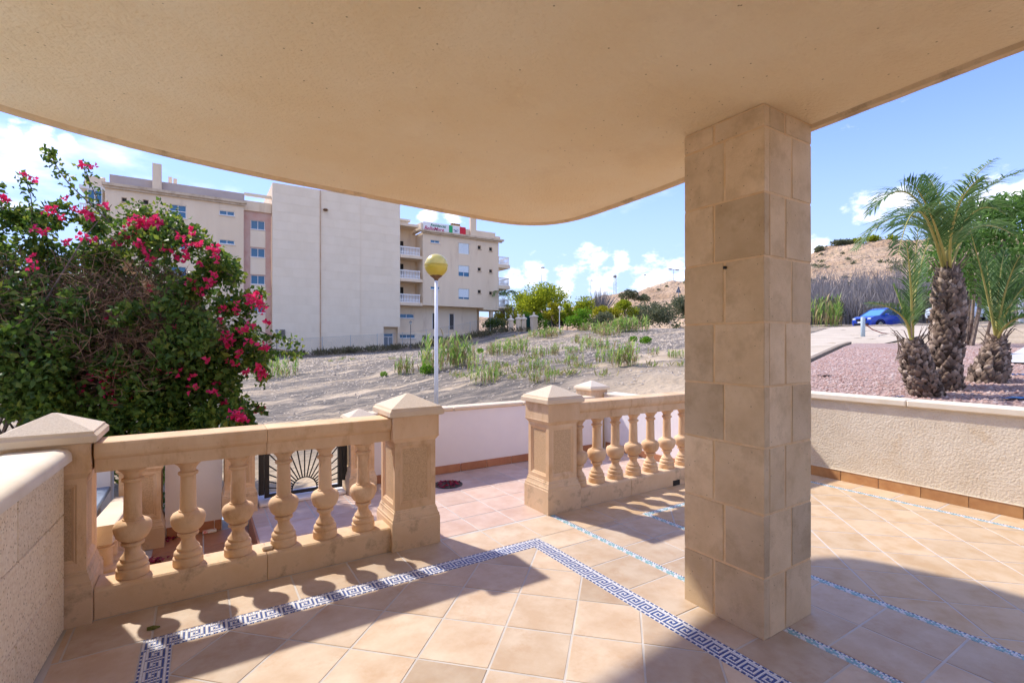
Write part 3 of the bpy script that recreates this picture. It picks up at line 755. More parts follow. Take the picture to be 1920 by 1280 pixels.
# ------------------------------------------------------------------ pillar
def pillar():
    u0, u1, v0, v1 = 2.2, 2.62, 1.288, 1.73
    t = thing('stone_pillar', 'square pillar of tan ashlar blocks holding up the balcony', 'pillar', (u0, v0, 0))
    W, D = u1-u0, v1-v0
    MB().box(.0028, W-.0028, .0028, D-.0028, 0, SOF+.014).build('mortar_core', M_mortar, t)
    zs = [0, .283, .577, .887, 1.173, 1.473, 1.779, 2.077, 2.380, SOF+.012]
    th = 0.045
    for k in range(len(zs)-1):
        z0, z1 = zs[k]+.0055, zs[k+1]-.0055
        if k == 0: z0 = 0
        sl = (0.262, 0.2045)[k % 2]; sr = (0.18, 0.236)[k % 2]
        def stone(x0, x1, y0, y1):
            mb = MB().cbox(x0, x1, y0, y1, z0, z1, .0022)
            j = lambda: random.uniform(-.0014, .0014)
            mb.v = [(x+j(), y+j(), z+(j() if z > .01 else 0)) for x, y, z in mb.v]
            c = ((x0+x1)/2, (y0+y1)/2, (z0+z1)/2)
            mb.v = [(x-c[0], y-c[1], z-c[2]) for x, y, z in mb.v]
            mb.build('stone_block', M_ashlar if random.random() < .55 else M_ashlar_grey, t, loc=c)
        g = .006
        # the faces u = 0 and v = 0 are the visible ones
        stone(0, th, 0, sl-g); stone(0, th, sl+g, D)
        stone(th+.001, sr-g, 0, th); stone(sr+g, W, 0, th)
        stone(W-th, W, th+.001, D-sl-g); stone(W-th, W, D-sl+g, D)
        stone(th+.001, W-sr-g, D-th, D); stone(W-sr+g, W-th-.001, D-th, D)
    MB().cbox(-.012, .001, .19, .205, 1.742, 1.756, .002).build('hook', M_black, t)
pillar()

# ------------------------------------------------------------------ balustrades
BAL = [(.0,.0),(.070,.0),(.0725,.004),(.0725,.042),(.069,.047),(.0625,.050),(.0665,.055),(.0685,.064),(.0665,.074),(.060,.081),(.052,.084),(.055,.089),(.055,.098),(.049,.106),(.040,.118),(.034,.132),(.033,.144),(.038,.154),
       (.042,.159),(.0495,.162),(.052,.170),(.0495,.178),(.041,.181),(.047,.185),(.060,.193),(.072,.208),(.080,.229),(.0845,.253),(.0825,.269),(.073,.284),(.058,.292),(.046,.295),(.046,.301),(.0405,.304),(.0395,.36),(.038,.44),(.0365,.490),
       (.041,.493),(.0475,.497),(.049,.504),(.0475,.511),(.041,.514),(.037,.516),(.037,.522),(.040,.534),(.050,.549),(.058,.556),(.062,.558),(.062,.572),(.0,.572)]
bal_me = None
def baluster(parent, u, v, z, s=1.0):
    global bal_me
    if bal_me is None:
        mb = MB().lathe(BAL[1:-1], 24)
        o = mb.build('baluster', M_stone, parent); smooth_angle(o, 33); bal_me = o.data
    else: o = link('baluster', bal_me, parent)
    o.location = (u, v, z); o.rotation_euler = (0, 0, random.uniform(0, 6.28)); o.scale = (1, 1, s)
    return o
RAIL = [(-.078,.0),(-.078,.062),(-.086,.068),(-.092,.074),(-.098,.082),(-.103,.10),(-.103,.135),(-.098,.148),(-.088,.152),(.088,.152),(.098,.148),(.103,.135),(.103,.10),(.098,.082),(.092,.074),(.086,.068),(.078,.062),(.078,.0)]
PLI = [(-.10,.0),(-.10,.135),(-.093,.148),(-.082,.155),(.082,.155),(.093,.148),(.10,.135),(.10,.0)]
def extr(prof, x0, x1, y, z, name, m, parent, ch=0.004):
    mb = MB(); c = (x0+x1)/2; h = (x1-x0)/2
    def ring(x, k): return [(x, p[0]*(1-k), p[1]*(1-k*.5)+k*.03) for p in prof]
    mb.loft([ring(-h, .03), ring(-h+ch, 0), ring(h-ch, 0), ring(h, .03)])
    o = mb.build(name, m, parent, loc=(c, y, z)); return o
def balustrade(name, label, x0, x1, joints, bals, y=3.27):
    t = thing(name, label, 'balustrade', ((x0+x1)/2, y, 0))
    ox = (x0+x1)/2
    cuts = [x0]+joints+[x1]
    for a, b in zip(cuts[:-1], cuts[1:]):
        extr(RAIL, a+.001-ox, b-.001-ox, 0, 0.727, 'rail', M_stone, t)
        extr(PLI, a+.001-ox, b-.001-ox, 0, 0.0, 'plinth', M_stone_low, t)
    for u in bals: baluster(t, u-ox, -0.005, 0.1545)
    return t
balustrade('balustrade', 'sandstone balustrade of six balusters in front of the bougainvillea', -0.447, 1.072, [0.33], [-.30, -.055, .188, .43, .67, .91])
balustrade('balustrade', 'sandstone balustrade right of the gap, running behind the stone pillar', 2.686, 5.43, [3.30, 4.35], [2.752, 2.965, 3.19, 3.42, 3.65, 3.885, 4.12, 4.36, 4.6, 4.84, 5.08, 5.3])
MB().box(3.86, 3.96, 3.1675, 3.1695, 0.0, 0.05).build('weep_hole', M_dark, None)
bpy.data.objects['weep_hole'].parent = [o for o in bpy.data.objects if o.name.startswith('balustrade.001')][0]
bpy.data.objects['weep_hole'].location = (-(2.686+5.43)/2, -3.27, 0)

def post(label, u, v, z=0.0, s=1.0, hw=0.168):
    t = thing('balustrade_post', label, 'post', (u, v, z), 'sandstone posts of the terrace')
    k = hw/0.168
    MB().square([(.170*k,0),(.170*k,.186),(.166*k,.192),(.166*k,.206),(.161*k,.211),(.156*k,.226),(.154*k,.236),(.154*k,.244),(.149*k,.249),(.149*k,.256),(.145*k,.262)]).build('base', M_stone_low, t)
    # shaft with a sunk panel on each side
    mb = MB(); h = .145*k; z0, z1 = .262, .712; pw, pz0, pz1, dp = .088*k, .315, .665, .012
    for q in range(4):
        a = q*PI/2; ca, sa = math.cos(a), math.sin(a)
        rot = lambda p: (p[0]*ca-p[1]*sa, p[0]*sa+p[1]*ca, p[2])
        O = [(-h,-h,z0),(h,-h,z0),(h,-h,z1),(-h,-h,z1)]
        A = [(-pw-.022,-h,pz0-.022),(pw+.022,-h,pz0-.022),(pw+.022,-h,pz1+.022),(-pw-.022,-h,pz1+.022)]
        B = [(-pw-.014,-h+.006,pz0-.014),(pw+.014,-h+.006,pz0-.014),(pw+.014,-h+.006,pz1+.014),(-pw-.014,-h+.006,pz1+.014)]
        C = [(-pw-.010,-h+.006,pz0-.010),(pw+.010,-h+.006,pz0-.010),(pw+.010,-h+.006,pz1+.010),(-pw-.010,-h+.006,pz1+.010)]
        D = [(-pw,-h+dp,pz0),(pw,-h+dp,pz0),(pw,-h+dp,pz1),(-pw,-h+dp,pz1)]
        mb.loft([[rot(p) for p in X] for X in (O, A, B, C, D)], cap=False)
        p = MB(); p.add([rot((x, y+.001 if False else y, z_)) for x, y, z_ in D], [(0,1,2,3)])
        p.build('panel', M_grain, t)
    mb.build('shaft', M_stone, t)
    MB().square([(.145*k,.712),(.149*k,.718),(.158*k,.732),(.163*k,.738),(.165*k,.745),(.163*k,.75),(.163*k,.883)]).build('head_block', M_stone, t)
    mb = MB().square([(.168*k,.883),(.186*k,.888),(.192*k,.893),(.192*k,.922),(.184*k,.930),(.180*k,.934),(.176*k,.944)])
    c = mb.build('cap', M_cap, t)
    MB().loft([[(-.174*k,-.174*k,.944),(.174*k,-.174*k,.944),(.174*k,.174*k,.944),(-.174*k,.174*k,.944)], [(-.012,-.012,1.024),(.012,-.012,1.024),(.012,.012,1.024),(-.012,.012,1.024)]]).build('cap_pyramid', M_cap if False else mat('cap_top', (0.60, 0.50, 0.38), (0.72, 0.62, 0.49), 120, 0.95, 0.6, 200, bdist=0.003), c)
    t.scale = (1, 1, s)
    return t
post('sandstone post at the left end of the near balustrade, beside the low wall', -0.618, 3.31)
post('sandstone post at the left side of the terrace opening', 1.236, 3.31)
post('sandstone post at the right side of the terrace opening', 2.515, 3.32)
post('sandstone gate post left of the black iron gate', 0.275, 4.66, 0.0, s=0.745, hw=0.125)
post('sandstone gate post right of the black iron gate', 1.265, 4.66, 0.0, s=0.745, hw=0.125)
post('small sandstone corner post behind the right balustrade', 4.45, 5.0, 0.0, s=0.86, hw=0.15)
post('shaded sandstone post at the far end of the lower landing', -0.375, 4.68, -0.16, s=0.81, hw=0.145)

# low balustrade going down on the left of the landing
def side_balustrade():
    t = thing('side_balustrade', 'low sandstone balustrade sloping down beside the lower landing', 'balustrade', (-0.46, 3.5, -0.16))
    L = 1.03; dz = -0.10
    def sl(prof, z, name, m):
        mb = MB(); mb.loft([[(p[0], 0.0, z+p[1]) for p in prof], [(p[0], L, z+dz+p[1]) for p in prof]]); mb.build(name, m, t)
    sl([(a*0.62, b*.7) for a, b in RAIL], 0.42, 'rail', M_cap); sl(PLI, 0.0, 'plinth', M_stone_low)
    for k in range(5):
        y = 0.1+k*0.21
        o = baluster(t, 0, y, 0.14+dz*y/L, 0.50)
side_balustrade()
o = MB().cbox(-1.0, -0.55, 3.55, 4.6, 0.30, 0.335, .006).build('ledge_slab', M_bluegrey); tag(o, 'blue grey ledge slab beyond the sloping side balustrade', 'slab')
MB().box(-0.95, -0.60, 3.6, 4.55, -0.2, 0.30).build('ledge_base', M_white, o)

# ------------------------------------------------------------------ walls round the terrace
def coping_run(parent, pts_len, axis_, fixed, z, w, th, m, seg=0.95, over=0.03, start=0.0):
    """coping stones laid end to end"""
    x = pts_len[0]; k = 0
    while x < pts_len[1]-.02:
        e = min(x+seg, pts_len[1])
        if axis_ == 'u': MB().cbox(x+.002, e-.002, fixed-over, fixed+w+over, z, z+th, .010).build('coping_stone', m, parent)
        else: MB().cbox(fixed-over, fixed+w+over, x+.002, e-.002, z, z+th, .010).build('coping_stone', m, parent)
        x = e; k += 1
def skirting(parent, a, b, axis_, fixed, z, h, m, seg=0.325, th=0.010, sgn=-1):
    x = a
    while x < b-.02:
        e = min(x+seg, b)
        if axis_ == 'u': MB().cbox(x+.003, e-.003, fixed+min(0, sgn*th), fixed+max(0, sgn*th), z, z+h, .002).build('skirting_tile', m, parent)
        else: MB().cbox(fixed+min(0, sgn*th), fixed+max(0, sgn*th), x+.003, e-.003, z, z+h, .002).build('skirting_tile', m, parent)
        x = e
# right retaining wall
w = MB().box(5.445, 5.60, -6, 3.42, -0.2, 0.80).build('retaining_wall', M_stucco); tag(w, 'rough cream stucco retaining wall below the palms', 'wall')
coping_run(w, (-6.0, 3.42), 'v', 5.445, 0.80, 0.155, 0.062, M_coping, 0.98, 0.035)
skirting(w, -2.16, 3.16, 'v', 5.444, 0.0, 0.098, M_skirt, 0.325)
MB().box(5.430, 5.444, -2.16, 3.16, 0.099, 0.106).build('skirting_bead', M_coping, w)
# white garden walls
w = MB().box(1.385, 4.44, 4.775, 4.93, -0.2, 0.655).build('garden_wall', M_white); tag(w, 'white rendered garden wall right of the gate', 'wall')
coping_run(w, (1.39, 4.30), 'u', 4.775, 0.655, 0.155, 0.04, M_cap, 0.9, 0.02)
skirting(w, 1.40, 4.30, 'u', 4.774, 0.0, 0.085, M_skirt_red)
w = MB().box(4.52, 4.70, 3.40, 4.83, -0.2, 0.69).build('garden_wall', M_white); tag(w, 'sunlit white garden wall seen through the right balusters', 'wall')
coping_run(w, (3.40, 4.83), 'v', 4.52, 0.69, 0.18, 0.04, M_coping, 0.9, 0.02)
skirting(w, 3.40, 4.80, 'v', 4.519, 0.0, 0.085, M_skirt_red)
w = MB().box(4.702, 5.60, 3.425, 3.58, -0.2, 0.70).build('garden_wall', M_white); tag(w, 'short white wall joining the retaining wall behind the pillar', 'wall')
w = MB().box(-0.232, 0.155, 4.72, 4.90, -0.4, 0.60).build('garden_wall', M_white); tag(w, 'short white wall left of the gate above the lower landing', 'wall')
coping_run(w, (-0.23, 0.15), 'u', 4.72, 0.60, 0.18, 0.04, M_cap, 0.9, 0.02)
skirting(w, -0.225, 0.15, 'u', 4.719, -0.16, 0.085, M_skirt_red)
w = MB().box(-5, -0.57, 4.75, 4.93, -0.4, 0.56).build('garden_wall', M_white); tag(w, 'white garden wall under the bougainvillea', 'wall')
coping_run(w, (-5, -0.58), 'u', 4.75, 0.56, 0.18, 0.04, M_cap, 0.9, 0.02)
# riser and threshold of the gate
o = MB().box(0.336, 0.351, 3.38, 4.53, -0.16, -0.001).build('step_riser', M_skirt_red, path)
o = MB().cbox(0.42, 1.13, 4.60, 4.92, 0.001, 0.03, .006).build('gate_threshold', M_white); tag(o, 'white threshold under the black iron gate', 'threshold')
# low stone-clad wall on the left
def left_wall():
    t = thing('clad_wall', 'low wall of bush hammered stone blocks at the left edge', 'wall', (-0.55, 3.14, 0), rz=R(-2.4))
    MB().box(-.20, -.010, -5.5, 0, -.1, .80).build('wall_core', M_mortar, t)
    zs = [0, .255, .553, .808]; off = [.62, .27, .60]
    for k in range(3):
        y = -off[k]; a = 0.0; b = y
        while a > -3.2:
            z0, z1 = zs[k]+.002, zs[k+1]-.002
            mb = MB().cbox(-.03, 0.0, -abs(a-b)/2+.003, abs(a-b)/2-.003, -(z1-z0)/2, (z1-z0)/2, .004)
            mb.build('stone_block', M_bush_hammer, t, loc=(0, (a+b)/2, (z0+z1)/2))
            a = b; b -= 0.63
    prof = [(-.24,0),(-.24,.03),(-.225,.055),(-.19,.064),(-.02,.064),(.012,.056),(.026,.04),(.03,.02),(.03,0)]
    y = 0.0
    while y > -3.6:
        mb = MB(); mb.loft([[(p[0], y-.0015, .808+p[1]) for p in prof], [(p[0], y-.8985, .808+p[1]) for p in prof]])
        o = mb.build('coping_stone', M_coping, t); smooth_angle(o, 35); y -= 0.9
left_wall()

# drain cover, gate
def drain():
    t = thing('drain_cover', 'round dark drain cover with fallen petals by the white wall', 'drain cover', (2.045, 4.38, 0))
    MB().lathe([(.128,.0005),(.142,.0005),(.142,.004),(.128,.004)], 40).build('rim', M_black, t)
    MB().lathe([(.002,.001),(.127,.001),(.127,.002),(.002,.002)], 36).build('plate', mat('drain_plate', (0.05,0.045,0.04), (0.12,0.10,0.085), 40, 0.8), t)
    n = 90; a = rng.uniform(0, 6.28, n); r = np.sqrt(rng.random(n))*.115
    P = np.stack([r*np.cos(a), r*np.sin(a), np.full(n, .004)+rng.random(n)*.008], 1); D = rand_unit(n)*[1,1,.25]
    leaves('petals', P, D, .028, .022, M_petal, t)
drain()
def gate():
    t = thing('iron_gate', 'black iron gate with sunburst bars between the gate posts', 'gate', (0.79, 4.70, 0.05))
    a, b, h = -.305, .305, 0.56
    MB().box(a-.018, a+.018, -.018, .018, 0, h+.05).build('stile', M_black, t); MB().box(b-.018, b+.018, -.018, .018, 0, h+.05).build('stile', M_black, t)
    MB().box(a-.062, a-.022, -.02, .02, .03, h+.07).build('hinge_post', M_black, t); MB().box(b+.022, b+.060, -.02, .02, .06, h+.07).build('hinge_post', M_black, t)
    MB().box(a+.018, b-.018, -.014, .014, .0, .028).build('rail', M_black, t); MB().box(a+.018, b-.018, -.014, .014, h, h+.03).build('rail', M_black, t)
    arc = [(0.105*math.cos(x), 0, .03+.105*math.sin(x)) for x in np.linspace(0, PI, 15)]
    MB().tube(arc, .006, 6).build('arch_bar', M_black, t)
    for k in range(1, 18):
        x = PI*k/18; c, s = math.cos(x), math.sin(x)
        tmax = min((b-.018)/abs(c) if abs(c) > 1e-6 else 9, (h-.03)/s)
        MB().tube([(.105*c, 0, .03+.105*s), (tmax*c, 0, .03+tmax*s)], .006, 5).build('ray_bar', M_black, t)
gate()
# little things on the floor
def petals(label, u, v, z, n, sp, m=None):
    P = np.stack([u+rng.normal(0, sp, n), v+rng.normal(0, sp*.7, n), np.full(n, z)+rng.random(n)*.012], 1)
    o = leaves('fallen_petals', P, rand_unit(n)*[1,1,.3], .03, .024, m or M_petal); tag(o, label, 'petals')
p = flat(310, 1010, -0.16); petals('heap of dried bougainvillea petals at the foot of the landing post', p.x, p.y, -.155, 120, .06)
p = flat(289, 1052, -0.16); petals('small pile of dark petals behind the leftmost baluster', p.x, p.y, -.155, 30, .03)
p = flat(393, 998, -0.16)
o = MB().cbox(p.x-.05, p.x+.05, p.y-.03, p.y+.03, -.158, -.140, .005).build('litter_wrapper', mat('pale_wrapper', (0.75, 0.70, 0.60), (0.70, 0.12, 0.10), 30, 0.7, lo=.5, hi=.62)); tag(o, 'small white and red wrapper on the lower landing', 'litter')
p = flat(285, 1179)
mb = MB(); mb.loft([[(p.x-.02, p.y-.008, .003), (p.x-.02, p.y+.008, .003), (p.x-.02, p.y, .016)], [(p.x+.005, p.y-.012, .002), (p.x+.005, p.y+.012, .002), (p.x+.005, p.y, .018)], [(p.x+.032, p.y-.002, .002), (p.x+.032, p.y+.004, .002), (p.x+.032, p.y+.001, .007)]])
o = mb.build('fallen_leaf', leaf_mat('curled_leaf', [(0.10,0.11,0.02),(0.14,0.14,0.03)], .7, .1)); tag(o, 'curled dry green leaf on the floor by the mosaic corner', 'leaf')
p = flat(499, 1022, 0.155)
o = MB().cbox(p.x-.028, p.x+.028, 3.21, 3.25, .1555, .178, .007).build('stone_chip', M_cap); tag(o, 'loose stone chip lying on the balustrade plinth', 'stone')

# ------------------------------------------------------------------ yellow globe lamp
def lamp():
    b, d = at(819, 757, 8.5), 8.5
    g = at(815, 498, 8.5); u, v = at(818, 640, 8.5)[:2]
    z0 = tz(u, v)
    t = thing('globe_lamp', 'white pole lamp with a yellow globe outside the garden wall', 'street lamp', (u, v, z0))
    hz = g.z-z0
    MB().lathe([(.036,0),(.034,.6),(.028,hz-.24)], 12).build('pole', M_lamp_white, t, smooth=True)
    MB().lathe([(.07,0),(.07,.015),(.04,.03)], 12).build('base_plate', M_lamp_white, t)
    MB().lathe([(.03,hz-.26),(.036,hz-.235),(.045,hz-.225),(.10,hz-.185),(.105,hz-.175),(.09,hz-.16)], 16).build('collar', M_rust, t, smooth=True)
    r = .20
    gl = MB().lathe([(max(.001, r*math.cos(a)), hz+r*math.sin(a)) for a in np.linspace(-PI/2*.72, 0, 12)], 28).build('globe_lower', M_globe_low, t, smooth=True)
    MB().lathe([(max(.001, (r+.002)*math.cos(a)), hz+(r+.002)*math.sin(a)) for a in np.linspace(0, PI/2*.999, 12)], 28).build('globe_upper', M_globe_top, t, smooth=True)
    MB().lathe([(r,hz-.004),(r+.005,hz-.003),(r+.005,hz+.005),(r,hz+.006)], 28).build('seam', M_globe_low, t)
lamp()

# ------------------------------------------------------------------ apartment buildings
BV = 56.0
def wall_holes(mb, x0, x1, z0, z1, y, holes, depth=0.16, mi=0):
    """front wall (facing -v) with openings and their reveals"""
    xs = sorted(set([x0, x1]+[h[0] for h in holes]+[h[1] for h in holes])); zs = sorted(set([z0, z1]+[h[2] for h in holes]+[h[3] for h in holes]))
    for i in range(len(xs)-1):
        for j in range(len(zs)-1):
            cx, cz = (xs[i]+xs[i+1])/2, (zs[j]+zs[j+1])/2
            if any(h[0] < cx < h[1] and h[2] < cz < h[3] for h in holes): continue
            mb.add([(xs[i],y,zs[j]),(xs[i+1],y,zs[j]),(xs[i+1],y,zs[j+1]),(xs[i],y,zs[j+1])], [(0,1,2,3)], mi)
    for a, b, c, d in holes:
        mb.add([(a,y,c),(b,y,c),(b,y,d),(a,y,d),(a,y+depth,c),(b,y+depth,c),(b,y+depth,d),(a,y+depth,d)], [(0,4,5,1),(1,5,6,2),(2,6,7,3),(3,7,4,0)], mi)
def window(parent, a, b, c, d, y, kind='slide', ox=0, oz=0):
    a, b, c, d = a-ox, b-ox, c-oz, d-oz; f = 0.05
    mb = MB(); mb.box(a, b, y-.03, y+.06, c, c+f); mb.box(a, b, y-.03, y+.06, d-f, d); mb.box(a, a+f, y-.03, y+.06, c+f, d-f); mb.box(b-f, b, y-.03, y+.06, c+f, d-f)
    if kind in ('slide', 'quad'): mb.box((a+b)/2-f/2, (a+b)/2+f/2, y-.03, y+.06, c+f, d-f)
    if kind == 'quad':
        z = c+(d-c)*.5; mb.box(a+f, (a+b)/2-f/2, y-.02, y+.05, z-.03, z+.03); mb.box((a+b)/2+f/2, b-f, y-.02, y+.05, z-.03, z+.03)
    w_ = mb.build('window', M_bwhite if kind != 'dark' else M_cornice, parent)
    MB().box(a-.06, b+.06, y-.20, y-.031, c-.07, c-.005).build('sill', M_bwhite if kind != 'dark' else M_cornice, w_)
    n = 2 if kind in ('slide', 'quad') else 1
    for k in range(n):
        p0 = a+f+(b-a-2*f)*k/n; p1 = a+f+(b-a-2*f)*(k+1)/n
        MB().box(p0, p1, y+.02, y+.04, c+f, d-f).build('pane', M_dark if kind == 'dark' else M_glass, w_)
    return w_
def white_balustrade(parent, x0, x1, z0, z1, y, n, along='u'):
    r = MB()
    if along == 'u': r.box(x0, x1, y-.06, y+.06, z1-.12, z1); r.box(x0, x1, y-.06, y+.06, z0, z0+.08)
    else: r.box(y-.06, y+.06, x0, x1, z1-.12, z1); r.box(y-.06, y+.06, x0, x1, z0, z0+.08)
    rail = r.build('balcony_rail', M_bwhite, parent)
    for k in range(n):
        x = x0+(k+.5)*(x1-x0)/n
        c = (x, y, 0) if along == 'u' else (y, x, 0)
        MB().lathe([(.05,z0+.08),(.085,z0+.3),(.05,z0+.5),(.04,z1-.12)], 6, c).build('baluster', M_bwhite, rail)

def left_building():
    t = thing('apartment_building', 'beige apartment block with a tall blank panelled stair tower', 'building', (0, BV, 0))
    # main block front
    H1 = 15.45
    wins = [(1.6,2.9,14.08,14.52,'slide'),(1.6,2.9,11.25,11.65,'slide'),(1.6,2.9,8.4,8.8,'slide'),(1.6,2.9,5.5,5.95,'slide'),(-2.4,-1.1,13.3,14.5,'quad'),(-2.4,-1.1,10.4,11.6,'quad'),(-2.4,-1.1,7.5,8.7,'quad'),
            (-4.42,-3.98,14.15,14.6,'dark'),(-5.95,-5.55,14.15,14.55,'dark'),(-5.95,-5.55,11.3,11.7,'dark'),(-4.42,-3.98,11.3,11.7,'dark')]
    mb = MB(); wall_holes(mb, -7.1, 3.7, -1.5, H1, 0, [w_[:4] for w_ in wins])
    mb.add([(3.7,0,-1.5),(3.7,9,-1.5),(3.7,9,H1),(3.7,0,H1)], [(0,1,2,3)]); mb.add([(-7.1,0,-1.5),(-7.1,12,-1.5),(-7.1,12,H1),(-7.1,0,H1)], [(3,2,1,0)])
    mb.add([(-7.1,0,H1),(3.7,0,H1),(3.7,12,H1),(-7.1,12,H1)], [(0,1,2,3)])
    mb.build('front_wall', M_facade, t)
    for a, b, c, d, k in wins: window(t, a, b, c, d, 0.10, k)
    MB().box(-7.3, 3.95, -.35, .0, H1-.05, H1+.2).build('cornice', M_cornice, t); MB().box(-7.2, 3.85, -.2, -.003, H1-.25, H1-.05).build('cornice_moulding', M_cornice, t)
    MB().box(-6.85, 3.8, .5, .75, H1, 16.6).build('parapet', mat('grey_parapet', (0.46,0.38,0.34), (0.52,0.44,0.39), 0.6, 0.9), t)
    MB().box(-3.72, -3.02, .05, .48, H1+.2, 18.1).build('chimney', M_facade, t); MB().box(-2.6, -2.3, 2, 2.3, 16, 17.6).build('flue', M_facade, t); MB().box(-2.2, -1.9, 2, 2.3, 16, 17.5).build('flue', M_facade, t)
    # bay with white glazed balconies at the far left end
    MB().box(-8.6, -7.1, 1.2, 9, -1.5, 15.0).build('side_wall', M_facade, t)
    MB().box(-8.9, -7.1, .3, 3, 15.0, 15.3).build('side_roof', M_bwhite, t); MB().box(-8.6, -7.2, .8, 1.15, 15.3, 16.3).build('side_parapet', M_facade, t)
    for z in (12.6, 9.7, 6.8, 3.9):
        MB().box(-8.9, -7.1, -.2, 1.2, z-.25, z).build('balcony_floor', M_facade, t); white_balustrade(t, -8.8, -7.15, z, z+1.0, -.1, 9)
        window(t, -8.3, -7.3, z+1.15, z+2.3, 0.1, 'slide')
    # recess
    rw = [(4.4,5.7,13.2,14.12,'slide'),(4.4,5.7,10.35,11.27,'slide'),(4.4,5.7,7.55,8.47,'slide'),(4.4,5.7,4.6,5.5,'slide')]
    mb = MB(); wall_holes(mb, 3.7, 6.3, -1.5, 15.0, 0.9, [w_[:4] for w_ in rw]); o = mb.build('recess_wall', M_pink, t)
    for a, b, c, d, k in rw: window(t, a, b, c, d, 1.0, k)
    for z0_, z1_ in ((8.55,10.3),(11.35,13.1),(5.6,7.5),(1.0,4.5)): MB().box(4.35, 5.75, .86, .898, z0_, z1_).build('spandrel', M_panel, t)
    MB().box(3.75, 6.3, .7, 1.2, 15.0, 16.0).build('recess_parapet', M_facade, t); MB().box(3.8, 6.3, .9, 1.1, 16.55, 16.85).build('pergola_beam', M_coping, t)
    MB().box(5.6, 5.9, 3, 3.3, 15, 16.4).build('flue', M_facade, t)
    # stair tower of panels in three bays
    MB().box(6.32, 11.0, -.0, 9, -1.5, 18.05).build('tower_core', M_facade, t); MB().box(11.0, 15.3, .03, 9, -1.5, 18.08).build('tower_core', M_facade, t); MB().box(15.3, 18.0, .12, 9, -1.5, 17.95).build('tower_core', M_facade, t)
    MB().box(18.0, 19.75, .9, 9, -1.5, 17.95).build('tower_core', M_facade, t); MB().box(19.75, 19.95, .12, 9, -1.5, 17.95).build('tower_core', M_facade, t); MB().box(18.0, 19.75, .12, .9, 3.4, 17.95).build('tower_core', M_facade, t)
    for (x0, x1, y) in ((6.3, 10.98, -.02), (11.02, 15.28, .01), (15.32, 19.98, .10)):
        z = -1.2; k = 0
        while z < 17.9:
            e = min(z+.96, 18.1 if x0 < 15 else 17.98)
            if x0 > 15 and z < 3.4:
                if e > 3.4: MB().box(x0, x1, y, y+.045, 3.4, e-.010).build('facade_panel', M_panel, t)
                if z < 3.4: MB().box(x0, 18.0, y, y+.045, z, min(e-.02, 3.38)).build('facade_panel', M_panel, t)
            else: MB().box(x0, x1, y, y+.045, z, e-.010).build('facade_panel', M_panel, t)
            z += .96; k += 1
    # stained downpipe line, lamp, louvre, entrance
    MB().box(10.95, 11.05, -.08, -.021, 0, 18.0).build('downpipe', mat('rust_stain', (0.50,0.32,0.19), (0.60,0.44,0.31), 0.8, 0.9), t)
    MB().lathe([(.05,-.1),(.28,0),(.2,.14)], 10, (11.5, -.2, 15.9)).build('wall_lamp', M_rust, t)
    mb = MB()
    for k in range(7): mb.box(7.0, 7.5, -.12, -.055, 2.1+k*.115, 2.19+k*.115)
    mb.build('vent_louvre', M_louvre, t)
    MB().box(18.2, 18.28, .80, .88, .8, 2.6).build('door_frame', M_bwhite, t); MB().box(19.3, 19.38, .80, .88, .8, 2.6).build('door_frame', M_bwhite, t)
    MB().box(18.76, 18.82, .80, .88, .8, 2.3).build('door_frame', M_bwhite, t); MB().box(18.28, 19.3, .80, .88, 2.22, 2.3).build('door_frame', M_bwhite, t)
    for x in (18.29, 18.83): MB().box(x, x+.46, .84, .87, .85, 2.2).build('door_glass', mat('door_glass', (0.20,0.24,0.28), rough=0.2), t)
    MB().box(18.29, 19.3, .84, .87, 2.31, 2.6).build('fanlight', M_glass, t)
    # return wall of the tower above the wing roof
    MB().box(19.95, 19.99, .2, 8, 15, 17.9).build('tower_side', M_facade, t)
left_building()

